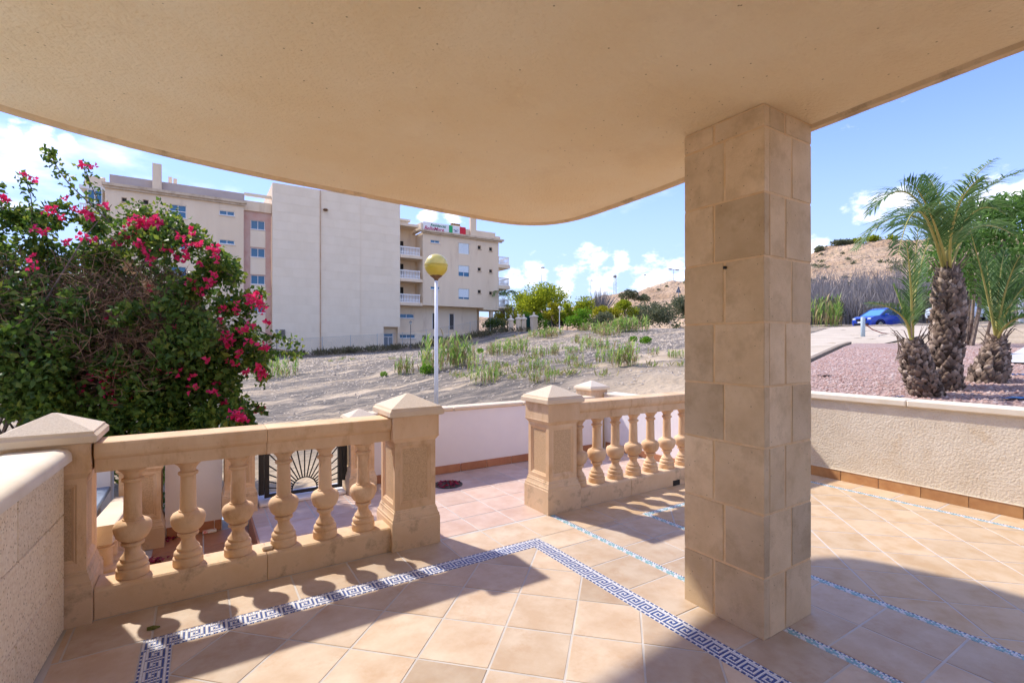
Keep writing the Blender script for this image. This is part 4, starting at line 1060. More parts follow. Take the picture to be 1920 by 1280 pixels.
def right_building():
    t = thing('apartment_building', 'beige apartment wing with white balconies and a rooftop banner', 'building', (0, BV, 0))
    wins = [(23.8,25.0,13.8,14.15,'slide'),(23.8,25.0,8.1,8.45,'slide'),(30.35,30.85,13.65,14.15,'dark'),(32.05,32.55,13.6,14.1,'dark'),(30.35,30.85,10.85,11.3,'dark'),(32.05,32.55,10.75,11.2,'dark'),(30.35,30.85,7.95,8.4,'dark'),(32.05,32.55,7.85,8.3,'dark'),
            (27.6,29.1,12.85,14.2,'sh0'),(27.6,29.1,10.0,11.35,'sh1'),(27.6,29.1,7.1,8.4,'sh2')]
    mb = MB(); wall_holes(mb, 22.8, 33.5, 6.1, 15.0, 0, [w_[:4] for w_ in wins])
    mb.add([(22.8,0,6.1),(22.8,2.4,6.1),(22.8,2.4,15.0),(22.8,0,15.0)], [(3,2,1,0)]); mb.add([(33.5,0,6.1),(33.5,8,6.1),(33.5,8,15),(33.5,0,15)], [(0,1,2,3)])
    mb.add([(22.8,0,6.1),(33.5,0,6.1),(33.5,8,6.1),(22.8,8,6.1)], [(3,2,1,0)]); mb.add([(22.8,0,15.0),(33.5,0,15.0),(33.5,8,15.0),(22.8,8,15.0)], [(0,1,2,3)])
    mb.build('front_wall', M_facade, t)
    for a, b, c, d, k in wins:
        if k.startswith('sh'):
            w_ = MB().box(a, b, .10, .14, c, d).build('window', M_glass, t)
            drop = {'sh0': 1.0, 'sh1': .62, 'sh2': .82}[k]; zb = d-(d-c)*drop; n = max(3, int((d-zb)/.11))
            for q in range(n): MB().box(a+.04, b-.04, .05, .085, zb+(d-zb)*q/n, zb+(d-zb)*(q+.93)/n).build('shutter_slat', M_shutter, w_)
            MB().box((a+b)/2-.03, (a+b)/2+.03, .07, .099, c, max(c+.01, zb)).build('mullion', M_bwhite, w_)
        else: window(t, a, b, c, d, .10, k)
    MB().box(22.4, 34.1, -.45, .0, 15.0, 15.22).build('cornice', M_cornice, t); MB().box(22.6, 33.9, -.25, -.003, 14.82, 15.0).build('cornice_moulding', M_cornice, t)
    MB().box(22.4, 22.62, .0, 5, 15.0, 15.22).build('cornice', M_cornice, t)
    MB().box(22.9, 33.2, .35, .6, 15.22, 16.15).build('parapet', M_facade, t); MB().box(22.7, 22.898, .35, 4, 15.22, 16.2).build('parapet', M_coping, t)
    MB().box(33.2, 34.0, .4, .7, 15.22, 15.75).build('parapet', M_facade, t)
    MB().box(29.3, 30.1, -.1, .34, 15.22, 17.55).build('chimney', M_facade, t)
    ch = MB().box(27.4, 28.7, 1.5, 2.2, 16.0, 16.7).build('chimney', M_coping, t)
    for k in range(4): MB().box(27.45+k*.32, 27.65+k*.32, 1.6, 2.1, 16.71, 17.0).build('chimney_pot', M_rust, ch)
    # recessed balconies beside the tower
    MB().box(20.0, 22.8, 2.4, 8, -1.5, 15.9).build('recess_wall', M_facade, t); MB().box(20.0, 22.4, 0.3, 2.4, 15.5, 15.8).build('recess_roof', M_facade, t)
    MB().box(20.2, 21.6, 2.2, 3.6, 15.9, 16.5).build('roof_cabin', M_coping, t); MB().box(19.98, 22.0, 2.0, 3.8, 16.5, 16.75).build('cabin_roof', M_coping, t)
    for z in (12.0, 9.2, 6.35):
        MB().box(20.0, 22.79, .05, 2.399, z-.35, z).build('balcony_floor', M_facade, t); white_balustrade(t, 20.0, 22.5, z, z+1.0, .15, 13)
        MB().box(20.3, 21.2, 2.34, 2.395, z, z+2.05).build('balcony_door', M_dark, t)
    # end balconies
    for z in (12.0, 9.2, 6.35):
        MB().box(33.51, 35.3, .0, 3, z-.45, z).build('balcony_floor', M_facade, t); white_balustrade(t, 33.5, 35.2, z, z+1.05, .1, 9); white_balustrade(t, .2, 2.9, z, z+1.05, 35.2, 10, 'v')
    # ground floor set back under the overhang
    mb = MB(); gw = [(24.65,25.25,3.25,5.25),(27.0,27.6,3.25,5.25),(20.3,22.2,4.55,5.05)]
    wall_holes(mb, 20.0, 31.0, 2.75, 6.1, 1.4, gw); mb.add([(31,1.4,2.75),(31,8,2.75),(31,8,6.1),(31,1.4,6.1)], [(0,1,2,3)]); mb.build('ground_floor_wall', M_facade, t)
    for a, b, c, d in gw[:2]:
        w_ = MB().box(a, b, 1.50, 1.54, c, d).build('louvre_window', M_dark, t)
        for q in range(16): MB().box(a+.03, b-.03, 1.44, 1.48, c+.06+q*.122, c+.12+q*.122).build('slat', M_louvre, w_)
        for x in (a-.05, b-.0): MB().box(x, x+.05, 1.37, 1.43, c, d).build('jamb', M_bwhite, w_)
    window(t, *gw[2], 1.5, 'slide')
    mb = MB(); bw = [(20.1,22.3,2.1,2.55),(23.2,23.75,1.95,2.5),(24.6,26.0,1.95,2.4)]
    wall_holes(mb, 20.0, 31.0, -1.5, 2.75, 1.2, bw); mb.add([(20,1.2,2.75),(31,1.2,2.75),(31,1.4,2.75),(20,1.4,2.75)], [(0,1,2,3)]); mb.build('basement_wall', M_panel, t)
    for i_, (a, b, c, d) in enumerate(bw): window(t, a, b, c, d, 1.3, 'dark' if i_ else 'slide')
    mb = MB()
    for (x, y) in ((32.7, .6), (34.6, .8), (34.6, 4), (32.7, 4.5)): MB().box(x-.2, x+.2, y-.2, y+.2, 1.5, 6.1).build('column', M_facade, t)
    MB().box(31.2, 35.3, .0, 3, 5.85, 6.095).build('carport_roof', M_facade, t)
    MB().box(31.0, 36.5, -.3, -.1, 1.5, 3.1).build('terrace_wall', M_panel, t)
right_building()

def banner():
    # vinyl banner on the parapet, built at its place and size
    x0, x1, z0, z1 = 22.95, 28.75, 15.26, 16.32
    t = thing('rooftop_banner', 'white vinyl banner with red and green lettering on the wing parapet', 'banner', (x0, BV+0.30, z0))
    W, Hh = x1-x0, z1-z0
    MB().box(0, 4.95, -.02, 0, 0, Hh).build('sheet', M_bwhite, t)
    MB().box(3.45, 3.95, -.035, -.021, .02, Hh-.02).build('green_stripe', mat('flag_green', (0.03, 0.40, 0.14), rough=.7), t)
    MB().box(4.97, W, -.035, -.005, 0, Hh-.02).build('red_stripe', mat('flag_red', (0.62, 0.03, 0.05), rough=.7), t)
    def text(s, x, z, size, m, name, shear=0.25, bold=0.012):
        c = bpy.data.curves.new(name, 'FONT'); c.body = s; c.size = size; c.shear = shear; c.extrude = .004; c.offset = bold
        o = bpy.data.objects.new(name, c); COL.objects.link(o)
        dg = bpy.context.evaluated_depsgraph_get(); me = bpy.data.meshes.new_from_object(o.evaluated_get(dg))
        bpy.data.objects.remove(o); me.materials.clear(); me.materials.append(m)
        q = link(name, me, t, None, (x, -.026, z)); q.rotation_euler = (PI/2, 0, 0); return q
    text('Residencial', .95, .62, .46, mat('ink_green', (0.02, 0.20, 0.13), rough=.7), 'lettering')
    text('BellaMare', .12, .10, .66, mat('ink_red', (0.45, 0.02, 0.10), rough=.7), 'lettering')
    # seagull-like emblem and the small line under it
    mb = MB()
    for s_ in (-1, 1): mb.tube([(4.4, -.03, .42), (4.4+s_*.2, -.03, .58), (4.4+s_*.42, -.03, .50)], [.05, .035, .01], 5)
    mb.tube([(4.15, -.03, .36), (4.4, -.03, .30), (4.65, -.03, .36)], .025, 5)
    mb.build('emblem', mat('ink_blue', (0.05, 0.08, 0.20), rough=.7), t)
banner()

# fence, lanterns and gate pillars in front of the buildings
def chain_fence():
    t = thing('wire_fence', 'grey wire mesh fence on a low wall before the apartment blocks', 'fence', (7, 54, 0))
    pts = [(5.0+k*2.9) for k in range(11)]
    W = MB(); 
    def z(u): return np.interp(u, [0, 9, 20, 26, 31, 40], [-.1, .25, .95, 1.9, 2.9, 3.2])
    lw = MB()
    lw.loft([[(u-7, -.12, z(u)-1.2), (u-7, .12, z(u)-1.2), (u-7, .12, z(u)+.05), (u-7, -.12, z(u)+.05)] for u in np.linspace(4, 36, 30)])
    lw.build('low_wall', mat('dirty_kerb', (0.34,0.28,0.23), (0.46,0.39,0.32), 1.2, .95), t)
    for u in pts: MB().lathe([(.03,0),(.03,1.75)], 6, (u-7, 0, z(u)+.05)).build('fence_post', M_steel, t)
    u = 5.0; wm = MB()
    while u < 34:
        a, b = z(u)+.08, z(u+1.6)+.08
        wm.tube([(u-7, 0, a), (u+1.6-7, 0, b+1.6)], .006, 3); wm.tube([(u-7, 0, a+1.6), (u+1.6-7, 0, b)], .006, 3); u += .2
    for k in (.02, 1.62): wm.tube([(q-7, 0, z(q)+.08+k) for q in np.linspace(5, 34, 30)], .012, 4)
    wm.build('wire_mesh', M_steel, t, kind='stuff')
chain_fence()
def lantern(px, ytop, ybase, d, label, globe=False):
    p = at(px, ybase, d); h = (ybase-ytop)/F*d
    t = thing('street_lantern', label, 'street lamp', (p.x, p.y, p.z))
    k = h/4
    MB().lathe([(.10*k,0),(.09*k,.3),(.055*k,.5),(.045*k,h-.45*k)], 8).build('pole', M_bwhite if globe else M_louvre, t)
    if globe: MB().lathe([(.25*k*math.cos(a)+.001, h-.25*k+.25*k*math.sin(a)) for a in np.linspace(-1.5, 1.57, 9)], 12).build('globe', M_bwhite, t, smooth=True)
    else:
        MB().lathe([(.10*k,h-.45*k),(.24*k,h-.1*k)], 6).build('glass_cage', mat('lantern_glass', (0.5,0.5,0.48), rough=.3), t); MB().lathe([(.28*k,h-.1*k),(.03*k,h+.06*k)], 6).build('hood', M_louvre, t)
lantern(519, 618, 672, 50, 'dark street lantern by the bougainvillea before the blank tower')
lantern(770, 602, 655, 52, 'dark street lantern before the basement of the apartment wing')
lantern(962, 577, 624, 62, 'dark street lantern at the right end of the apartment wing')
lantern(1049, 574, 618, 52, 'white globe street lamp among the bright pines', True)
for px, y0, y1, w_, lb in ((1001, 590, 624, .33, 'widest stone gate pillar right of the green gate'), (982, 594, 622, .22, 'stone gate pillar left of the green gate'), (972, 594, 621, .22, 'middle stone pillar beside the dark hedge'), (958, 596, 621, .22, 'leftmost stone pillar beside the dark hedge')):
    p = at(px, y1, 60); h = (y1-y0)/F*60
    t = thing('gate_pillar', lb, 'pillar', (p.x, p.y, p.z-.3), 'stone pillars of the far entrance')
    MB().box(-w_, w_, -w_, w_, 0, h).build('shaft', M_facade, t); MB().square([(w_+.08,h),(w_+.08,h+.12),(.1,h+.3)]).build('cap', M_panel, t); MB().lathe([(.06,h+.3),(.16,h+.45),(.03,h+.65)], 8).build('finial', M_coping, t)
p = at(991, 622, 60.5); o = MB().box(p.x-.62, p.x+.62, p.y-.05, p.y+.05, p.z-.2, p.z+1.9).build('green_gate', mat('dark_green_sheet', (0.01,0.06,0.045), rough=.6)); tag(o, 'dark green sheet gate between the far stone pillars', 'gate')
p0 = at(1050, 623, 58); p1 = at(1300, 619, 53)
mb = MB(); mb.loft([[(q.x, q.y-.15, q.z-1), (q.x+.1, q.y+.15, q.z-1), (q.x+.1, q.y+.15, q.z+.22), (q.x, q.y-.15, q.z+.22)] for q in (p0, p1)])
o = mb.build('low_roadside_wall', M_bwhite); tag(o, 'low white wall along the road beyond the lot', 'wall')

# far masts
def mast(px, y0, y1, d, label, arms, name='floodlight_mast', cat='light mast', r=.14):
    p = at(px, y1, d); h = (y1-y0)/F*d
    t = thing(name, label, cat, (p.x, p.y, p.z-6))
    MB().tube([(0,0,0),(0,0,h+6)], [r, r*.6], 6).build('pole', M_steel, t)
    for a in arms:
        MB().box(min(0, a), max(0, a), -.1, .1, h+5.85, h+6).build('arm', M_steel, t); MB().box(a-.6, a+.6, -.3, .3, h+5.78, h+6.05).build('lamp_head', M_louvre, t)
mast(1015, 501, 545, 170, 'tall street light above the big pine', [.6])
mast(1108, 525, 550, 220, 'faint street light left of the bare shrub', [.6])
mast(1208, 515, 545, 240, 'faint street light above the ochre hillside', [.6])
mast(1263, 505, 535, 160, 'double armed street light on the hill beside the pillar', [-1.6, 1.8])
def lattice():
    p = at(1153, 560, 230); h = 48/F*230
    t = thing('lattice_mast', 'thin lattice radio mast above the ochre hill', 'mast', (p.x, p.y, p.z-4))
    mb = MB(); b = .55
    for sx, sy in ((-b,-b),(b,-b),(b,b),(-b,b)): MB().tube([(sx,sy,0),(sx*.6,sy*.6,h+4)], .09, 4).build('leg', M_steel, t)
    for k in range(8):
        z = 4+h*k/8; MB().tube([(-b,-b,z),(b,-b,z+h/8)], .06, 4).build('brace', M_steel, t)
    MB().box(-.55, .55, -.55, .55, h+1.9, h+2.8).build('antenna_drum', M_louvre, t)
lattice()
p = at(1272, 560, 75)
t = thing('road_sign', 'small triangular road sign on the slope beside the pillar', 'road sign', (p.x, p.y, p.z))
MB().tube([(0,0,0),(0,0,1.4)], .05, 6).build('post', M_steel, t); MB().loft([[(-.6,-.03,.9),(.6,-.03,.9),(0,-.03,1.95)], [(-.6,.03,.9),(.6,.03,.9),(0,.03,1.95)]]).build('plate', mat('sign_back', (0.12,0.13,0.16), rough=.5), t)

# ------------------------------------------------------------------ trees and scrub beyond the lot
def tree(name, label, cat, px, ytop, ybase, wpx, d, m, n=2600, leaf=.26, lobes=9, trunk=True, group=None, ground=None, flat_=1.0, lean=0):
    b = at(px, ybase, d); h = (ybase-ytop)/F*d; w = wpx/F*d
    z0 = b.z
    t = thing(name, label, cat, (b.x, b.y, z0), group)
    cen = []
    lo = 0.28 if trunk else 0.08
    for k in range(lobes):
        a = random.uniform(0, 6.28); rr = math.sqrt(random.random())*w*.34; zz = h*(lo+(.86-lo)*random.random()**.8)
        sh = 1-abs(zz/h-.5)*.75
        cen.append((rr*math.cos(a)*sh+lean*zz, rr*math.sin(a)*sh, zz, w*random.uniform(.15, .26)))
    cen.append((lean*h, 0, h*.86, w*.17)); cen.append((w*.3, 0, h*.5, w*.2)); cen.append((-w*.3, 0, h*.48, w*.2))
    P = []; D = []
    per = n//len(cen)
    for x, y, z, r in cen:
        q = in_ball(per, (x, y, z), (r, r, r*.8*flat_)); q[:,2] = np.maximum(q[:,2], .05)
        P.append(q); dd = q-np.array([x, y, z-r*.4]); D.append(dd+rand_unit(per)*r*.7)
    P = np.concatenate(P); D = np.concatenate(D)
    leaves('crown', P, D, leaf, leaf*.62, m, t)
    if trunk:
        mb = MB(); mb.tube([(0,0,-.6),(.03*w,0,h*.25),(0,0,h*.55),(lean*h,0,h*.8)], [.05*w*.5, .04*w*.5, .025*w*.5, .01*w*.5], 7)
        for x, y, z, r in cen[:6]: mb.tube([(0,0,h*.25),(x*.5,y*.5,(h*.25+z)/2),(x,y,z)], [.018*w*.5,.012*w*.5,.005*w*.5], 5)
        mb.build('trunk', M_bark, t)
    return t
TREES = [
 ('pine_tree','broad rounded pine, the tallest tree right of the wing','tree',1022,534,616,118,70,M_pine,5200,.30,16),
 ('pine_tree','yellow green pine just left of the broad pine','tree',978,548,618,74,72,M_pine,2800,.28,10),
 ('pine_tree','low yellow pine beside the end balconies','tree',950,572,622,52,66,M_pine_y,1800,.25,8),
 ('pine_tree','small yellow pine in front of the broad pine','tree',1034,566,614,38,58,M_pine_y,1500,.22,7),
 ('pine_tree','slim bright pine right of the white globe lamp','tree',1063,568,616,40,58,M_pine,1500,.22,7),
 ('shrub','vivid green shrub below the slim pine','shrub',1086,582,620,58,56,M_green,1900,.22,8),
 ('pine_tree','two lobed pine left of the bare grey shrub','tree',1103,560,606,66,66,M_pine,2000,.25,8),
 ('pine_tree','bright yellow green pine right of the bare grey shrub','tree',1172,563,606,52,62,M_pine,1900,.23,8),
 ('pine_tree','yellowish pine below the bare grey shrub','tree',1130,574,610,46,60,M_pine_y,1500,.22,7),
 ('shrub','dark olive scrub beside the far road wall','shrub',1228,572,612,86,62,M_olive,2600,.24,10),
 ('shrub','olive scrub at the edge of the pillar','shrub',1276,556,604,66,64,M_olive,2200,.24,9),
 ('shrub','olive scrub behind the bright yellow green pine','shrub',1198,576,612,60,66,M_olive,1800,.24,8),
 ('hill_tree','small olive tree standing on the hillside','tree',1178,546,566,40,100,M_olive,1100,.35,6),
 ('hill_tree','smaller olive tree right of the one on the hillside','tree',1207,553,568,28,100,M_olive,700,.33,5),
 ('shrub','bright green bush at the far entrance','shrub',985,586,622,46,63,M_green,1500,.22,7),
 ('shrub','dark green bush under the broad pine','shrub',1012,592,622,60,64,M_green,1600,.22,8),
 ('shrub','olive bush between the globe lamp and the vivid shrub','shrub',1046,588,620,44,60,M_olive,1300,.22,7),
 ('shrub','olive bush below the yellowish pine','shrub',1128,590,620,56,57,M_olive,1500,.22,7),
 ('pine_tree','small yellow pine between the bare shrub and the scrub','tree',1150,578,614,44,60,M_pine_y,1500,.22,7),
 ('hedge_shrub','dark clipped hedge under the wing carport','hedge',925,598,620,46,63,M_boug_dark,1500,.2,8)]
for a in TREES: tree(*a[:12], trunk=(a[2] == 'tree'))
tree('shrub', 'olive scrub on the rocky slope left of the dry reeds', 'shrub', 1548, 560, 612, 70, 46, M_olive, 1800, .2, 8, trunk=False)
def bare_shrub():
    b = at(1124, 588, 68); t = thing('bare_shrub', 'leafless grey shrub standing above the pines', 'shrub', (b.x, b.y, b.z))
    mb = MB()
    for k in range(150):
        a = random.uniform(0, 6.28); r = random.random()**.6; x, y = 2.6*r*math.cos(a), 2.6*r*math.sin(a); h = (3.9-1.6*r)*random.uniform(.7, 1.05)
        mb.tube([(x*.2, y*.2, 0), (x*.7, y*.7, h*.55), (x*1.05, y*1.05, h)], [.05, .035, .012], 4)
    mb.build('branches', mat('grey_branch', (0.25, 0.22, 0.21), (0.34, 0.31, 0.30), 3, .95), t, kind='stuff')
bare_shrub()
def dry_reeds():
    P = []; n = 11000
    for _ in range(n):
        px = random.uniform(1500, 1745) if random.random() < .85 else random.uniform(1745, 2100)
        s = random.random()**1.1*.20; p = hill_pt(px, s)
        P.append((p.x+random.uniform(-.5, .5), p.y+random.uniform(-.5, .5), p.z-.2))
    P = np.array(P); hh = rng.uniform(1.4, 5.4, n)*(0.85+0.3*np.sin(P[:,0]*.8)*np.cos(P[:,1]*.6)); lean = rng.normal(0, .22, (n, 2))+0.10*np.sin(P[:, :2]*0.9)
    w_ = .035
    a = rng.uniform(0, 6.28, n); dx = np.stack([np.cos(a), np.sin(a), 0*a], 1)*w_
    T = P+np.stack([lean[:,0]*hh, lean[:,1]*hh, hh], 1); Mi = P+np.stack([lean[:,0]*hh*.35, lean[:,1]*hh*.35, hh*.55], 1)
    V = np.stack([P-dx, P+dx, Mi+dx, Mi-dx, T], 1).reshape(-1, 3); i = np.arange(n)*5
    Fc = np.concatenate([np.stack([i,i+1,i+2],1), np.stack([i,i+2,i+3],1), np.stack([i+3,i+2,i+4],1)])
    tag(np_mesh('dry_reed_bank', V, Fc, M_reed_grey, kind='stuff'), 'bank of tall dead grey reeds behind the parked cars', 'reeds')
dry_reeds()
def crest_scrub():
    for px, w_, lb in ((1630, 90, 'yellow green scrub along the hill crest left of the palm'), (1560, 60, 'dull green scrub at the left end of the hill crest')):
        p = hill_pt(px, .99); t = thing('crest_scrub', lb, 'scrub', p)
        q = []
        for k in range(12):
            c = hill_pt(px+random.uniform(-w_/2, w_/2), .99)-p; q.append(in_ball(130, (c.x, c.y, c.z+.6), (1.4, 1.4, 1.0)))
        q = np.concatenate(q); leaves('foliage', q, rand_unit(len(q))+[0,0,.6], .5, .35, M_pine if px > 1600 else M_olive, t)
crest_scrub()
def hill_scrub():
    Q = []
    for _ in range(420):
        px = random.uniform(1080, 2100); s_ = random.random()**.8*.96
        if mnoise.noise(Vector((px*.012, s_*6, 1.7))) < .05: continue
        if 1490 < px < 1760 and s_ < .22: continue
        c = hill_pt(px, s_); r = random.uniform(.35, 1.1); Q.append(in_ball(55, (c.x, c.y, c.z+r*.3), (r, r, r*.6)))
    q = np.concatenate(Q); tag(leaves('hill_scrub', q, rand_unit(len(q))+[0,0,.5], .38, .22, M_olive), 'low olive scrub dotted over the ochre hillside', 'scrub')
    Q = []
    for _ in range(260):                                  # dead stubble on the bank under the fence
        u = random.uniform(2, 34); v = random.uniform(49.5, 53.6); Q.append(in_ball(16, (u, v, tz(u, v)+.15), (.5, .4, .28)))
    q = np.concatenate(Q); tag(leaves('bank_stubble', q, rand_unit(len(q))+[0,0,1.2], .5, .06, leaf_mat('dark_stubble', [(0.10,0.085,0.06),(0.18,0.15,0.09),(0.13,0.14,0.06),(0.26,0.21,0.12)], .9, .2)), 'dark dead stubble on the bank below the wire fence', 'stubble')
hill_scrub()

# reeds: four clump patterns, copied and scaled
def reed_variant(seed, n_culm, spread, dry=.2):
    random.seed(seed); g = []; dr = []
    def blade(buf, p, d, L, w_):
        a = Vector((-d.y, d.x, 0)).normalized()*w_; p1 = p+d*L*.5; p2 = p+d*L+Vector((0, 0, -L*.22))
        buf.append([p-a*.6, p+a*.6, p1+a, p1-a, p2])
    for k in range(n_culm):
        a = random.uniform(0, 6.28); r = random.random()**.7*spread
        b = Vector((r*math.cos(a), r*math.sin(a), -.03)); h = random.uniform(.55, 1.0)
        ln = Vector((random.gauss(0, .10), random.gauss(0, .10), 1)).normalized()
        buf = dr if random.random() < dry else g
        side = Vector((math.cos(a*3), math.sin(a*3), 0))*.008
        buf.append([b-side, b+side, b+ln*h*.5+side, b+ln*h*.5-side, b+ln*h])
        nb = random.randint(5, 8)
        for q in range(nb):
            f = .12+.8*q/nb; aa = random.uniform(0, 6.28)
            d = Vector((math.cos(aa)*.55, math.sin(aa)*.55, random.uniform(.55, 1.2))).normalized()
            blade(dr if (f < .3 and random.random() < .6) else buf, b+ln*h*f, d, random.uniform(.20, .40), .021)
    out = []
    for buf, m in ((g, M_reed), (dr, M_reed_dry)):
        if not buf: continue
        V = np.array([[tuple(v) for v in b] for b in buf]).reshape(-1, 3); i = np.arange(len(buf))*5
        out.append((V, np.concatenate([np.stack([i,i+1,i+2],1), np.stack([i,i+2,i+3],1), np.stack([i+3,i+2,i+4],1)]), m))
    return out
VAR = []
def reed_meshes():
    for s, n, sp, dr in ((1, 26, .45, .15), (2, 14, .32, .25), (3, 40, .8, .2), (4, 18, .6, .4)):
        mm = []
        for k, (V, Fc, m) in enumerate(reed_variant(s, n, sp, dr)):
            o = np_mesh('blades' if k == 0 else 'dry_blades', V, Fc, m); mm.append(o.data); bpy.data.objects.remove(o)
        VAR.append(mm)
reed_meshes(); random.seed(21)
Z6 = lambda x, y: (700+x/3.122, 350+y/3.122)
near = [(150,1102,95),(195,1100,110),(330,1092,120),(420,1062,190),(470,1052,190),(530,1050,150),(590,1080,130),(650,1150,110),(720,1112,90),(940,1150,70),(1012,1152,100)]
mid = [(310,1030,70),(700,990,95),(745,985,90),(800,985,110),(865,968,110),(935,1005,90),(990,1000,80),(1060,985,80),(970,1075,80),(1175,1055,100),(1385,1035,110),(1440,1055,150),(1500,1050,170),(860,1040,50),(1640,990,60),(1770,1005,60)]
far = [(955,880,70),(1000,885,90),(1040,885,100),(1070,870,80),(1190,920,90),(1240,925,100),(1298,955,110),(1240,845,80),(1300,860,120),(1340,870,120),(1385,880,130),(1430,850,120),(1180,975,70)]
ORD = ['first','second','third','fourth','fifth','sixth','seventh','eighth','ninth','tenth','eleventh','twelfth','thirteenth','fourteenth','fifteenth','sixteenth']
def place_reeds(lst, row, k_=1.0):
    lst = sorted(lst)
    for k, (x, y, h) in enumerate(lst):
        px, py = Z6(x, y); p, d = on_ground(px, py); s = h/3.122/F*d
        t = thing('reed_clump', f'{ORD[k]} green reed clump from the left in the {row}', 'reed clump', p, 'reed clumps across the vacant lot', random.uniform(0, 6.28))
        mm = VAR[(k*7+len(row)) % 4]
        for q, me in enumerate(mm): o = link('blades' if q == 0 else 'dry_blades', me, t, 'stuff')
        t.scale = (s*1.0, s*1.0, s*1.22*k_)
place_reeds(near, 'near row by the lamp pole')
place_reeds(mid, 'middle of the lot', .85)
place_reeds(far, 'far row along the road', .62)
def weeds():
    P = []; D = []
    while len(P) < 1500:
        x, y = Z6(random.uniform(-300, 1900), random.uniform(870, 1180)); c, d = on_ground(x, y)
        if d > 60 or d < 9 or (c.y < 5.6 and c.x < 6) or mnoise.noise(Vector((c.x*.35, c.y*.35, 5))) < -.05: continue
        for k in range(20):
            P.append((c.x+random.gauss(0, .10), c.y+random.gauss(0, .10), c.z)); D.append((random.gauss(0, .5), random.gauss(0, .5), 1))
    o = leaves('weeds', P, D, .15, .02, leaf_mat('dry_weed', [(0.34,0.31,0.10),(0.46,0.40,0.16),(0.20,0.32,0.06),(0.30,0.42,0.09)], .7, .4)); tag(o, 'thin dry weeds scattered over the vacant lot', 'weeds')
weeds()
def special_reed(px, py, h, lab, v=0, n=1, wide=1.0):
    p, d = on_ground(px, py); s = h/F*d
    t = thing('reed_clump', lab, 'reed clump', p, None, random.uniform(0, 6.28))
    for q, me in enumerate(VAR[v]): link('blades' if q == 0 else 'dry_blades', me, t, 'stuff')
    t.scale = (s*wide, s*wide, s*1.1)
special_reed(520, 708, 46, 'leafy reed clump just right of the bougainvillea', 2, wide=1.1)
special_reed(490, 706, 40, 'reed clump half hidden by the bougainvillea edge', 0, wide=1.0)
special_reed(1188, 622, 34, 'big green reed clump beside the far road wall', 2, wide=1.2)
special_reed(1172, 622, 30, 'green reed clump left of the big one by the far road wall', 2, wide=1.0)
special_reed(1538, 612, 62, 'tall green reeds right beside the stone pillar', 2, wide=.7)
special_reed(1565, 612, 48, 'green reeds between the pillar and the blue car', 0, wide=.8)
for px, py, w_, lb in ((1187, 641, 16, 'small round green bush left of its twin on the lot'), (1211, 645, 22, 'larger round green bush on the right of the lot'), (720, 706, 14, 'low round bush near the left edge of the lot'), (801, 702, 28, 'low green bush at the foot of the reeds by the lamp'), (900, 662, 14, 'round green bush right of the tall reeds')):
    p, d = on_ground(px, py); r = w_/2/F*d
    t = thing('low_bush', lb, 'bush', p, None); q = in_ball(420, (0, 0, r*.5), (r, r, r*.75)); q[:,2] = np.maximum(q[:,2], 0)
    leaves('foliage', q, q+[0,0,r*.8]+rand_unit(420)*r*.3, r*.35, r*.12, M_green, t)

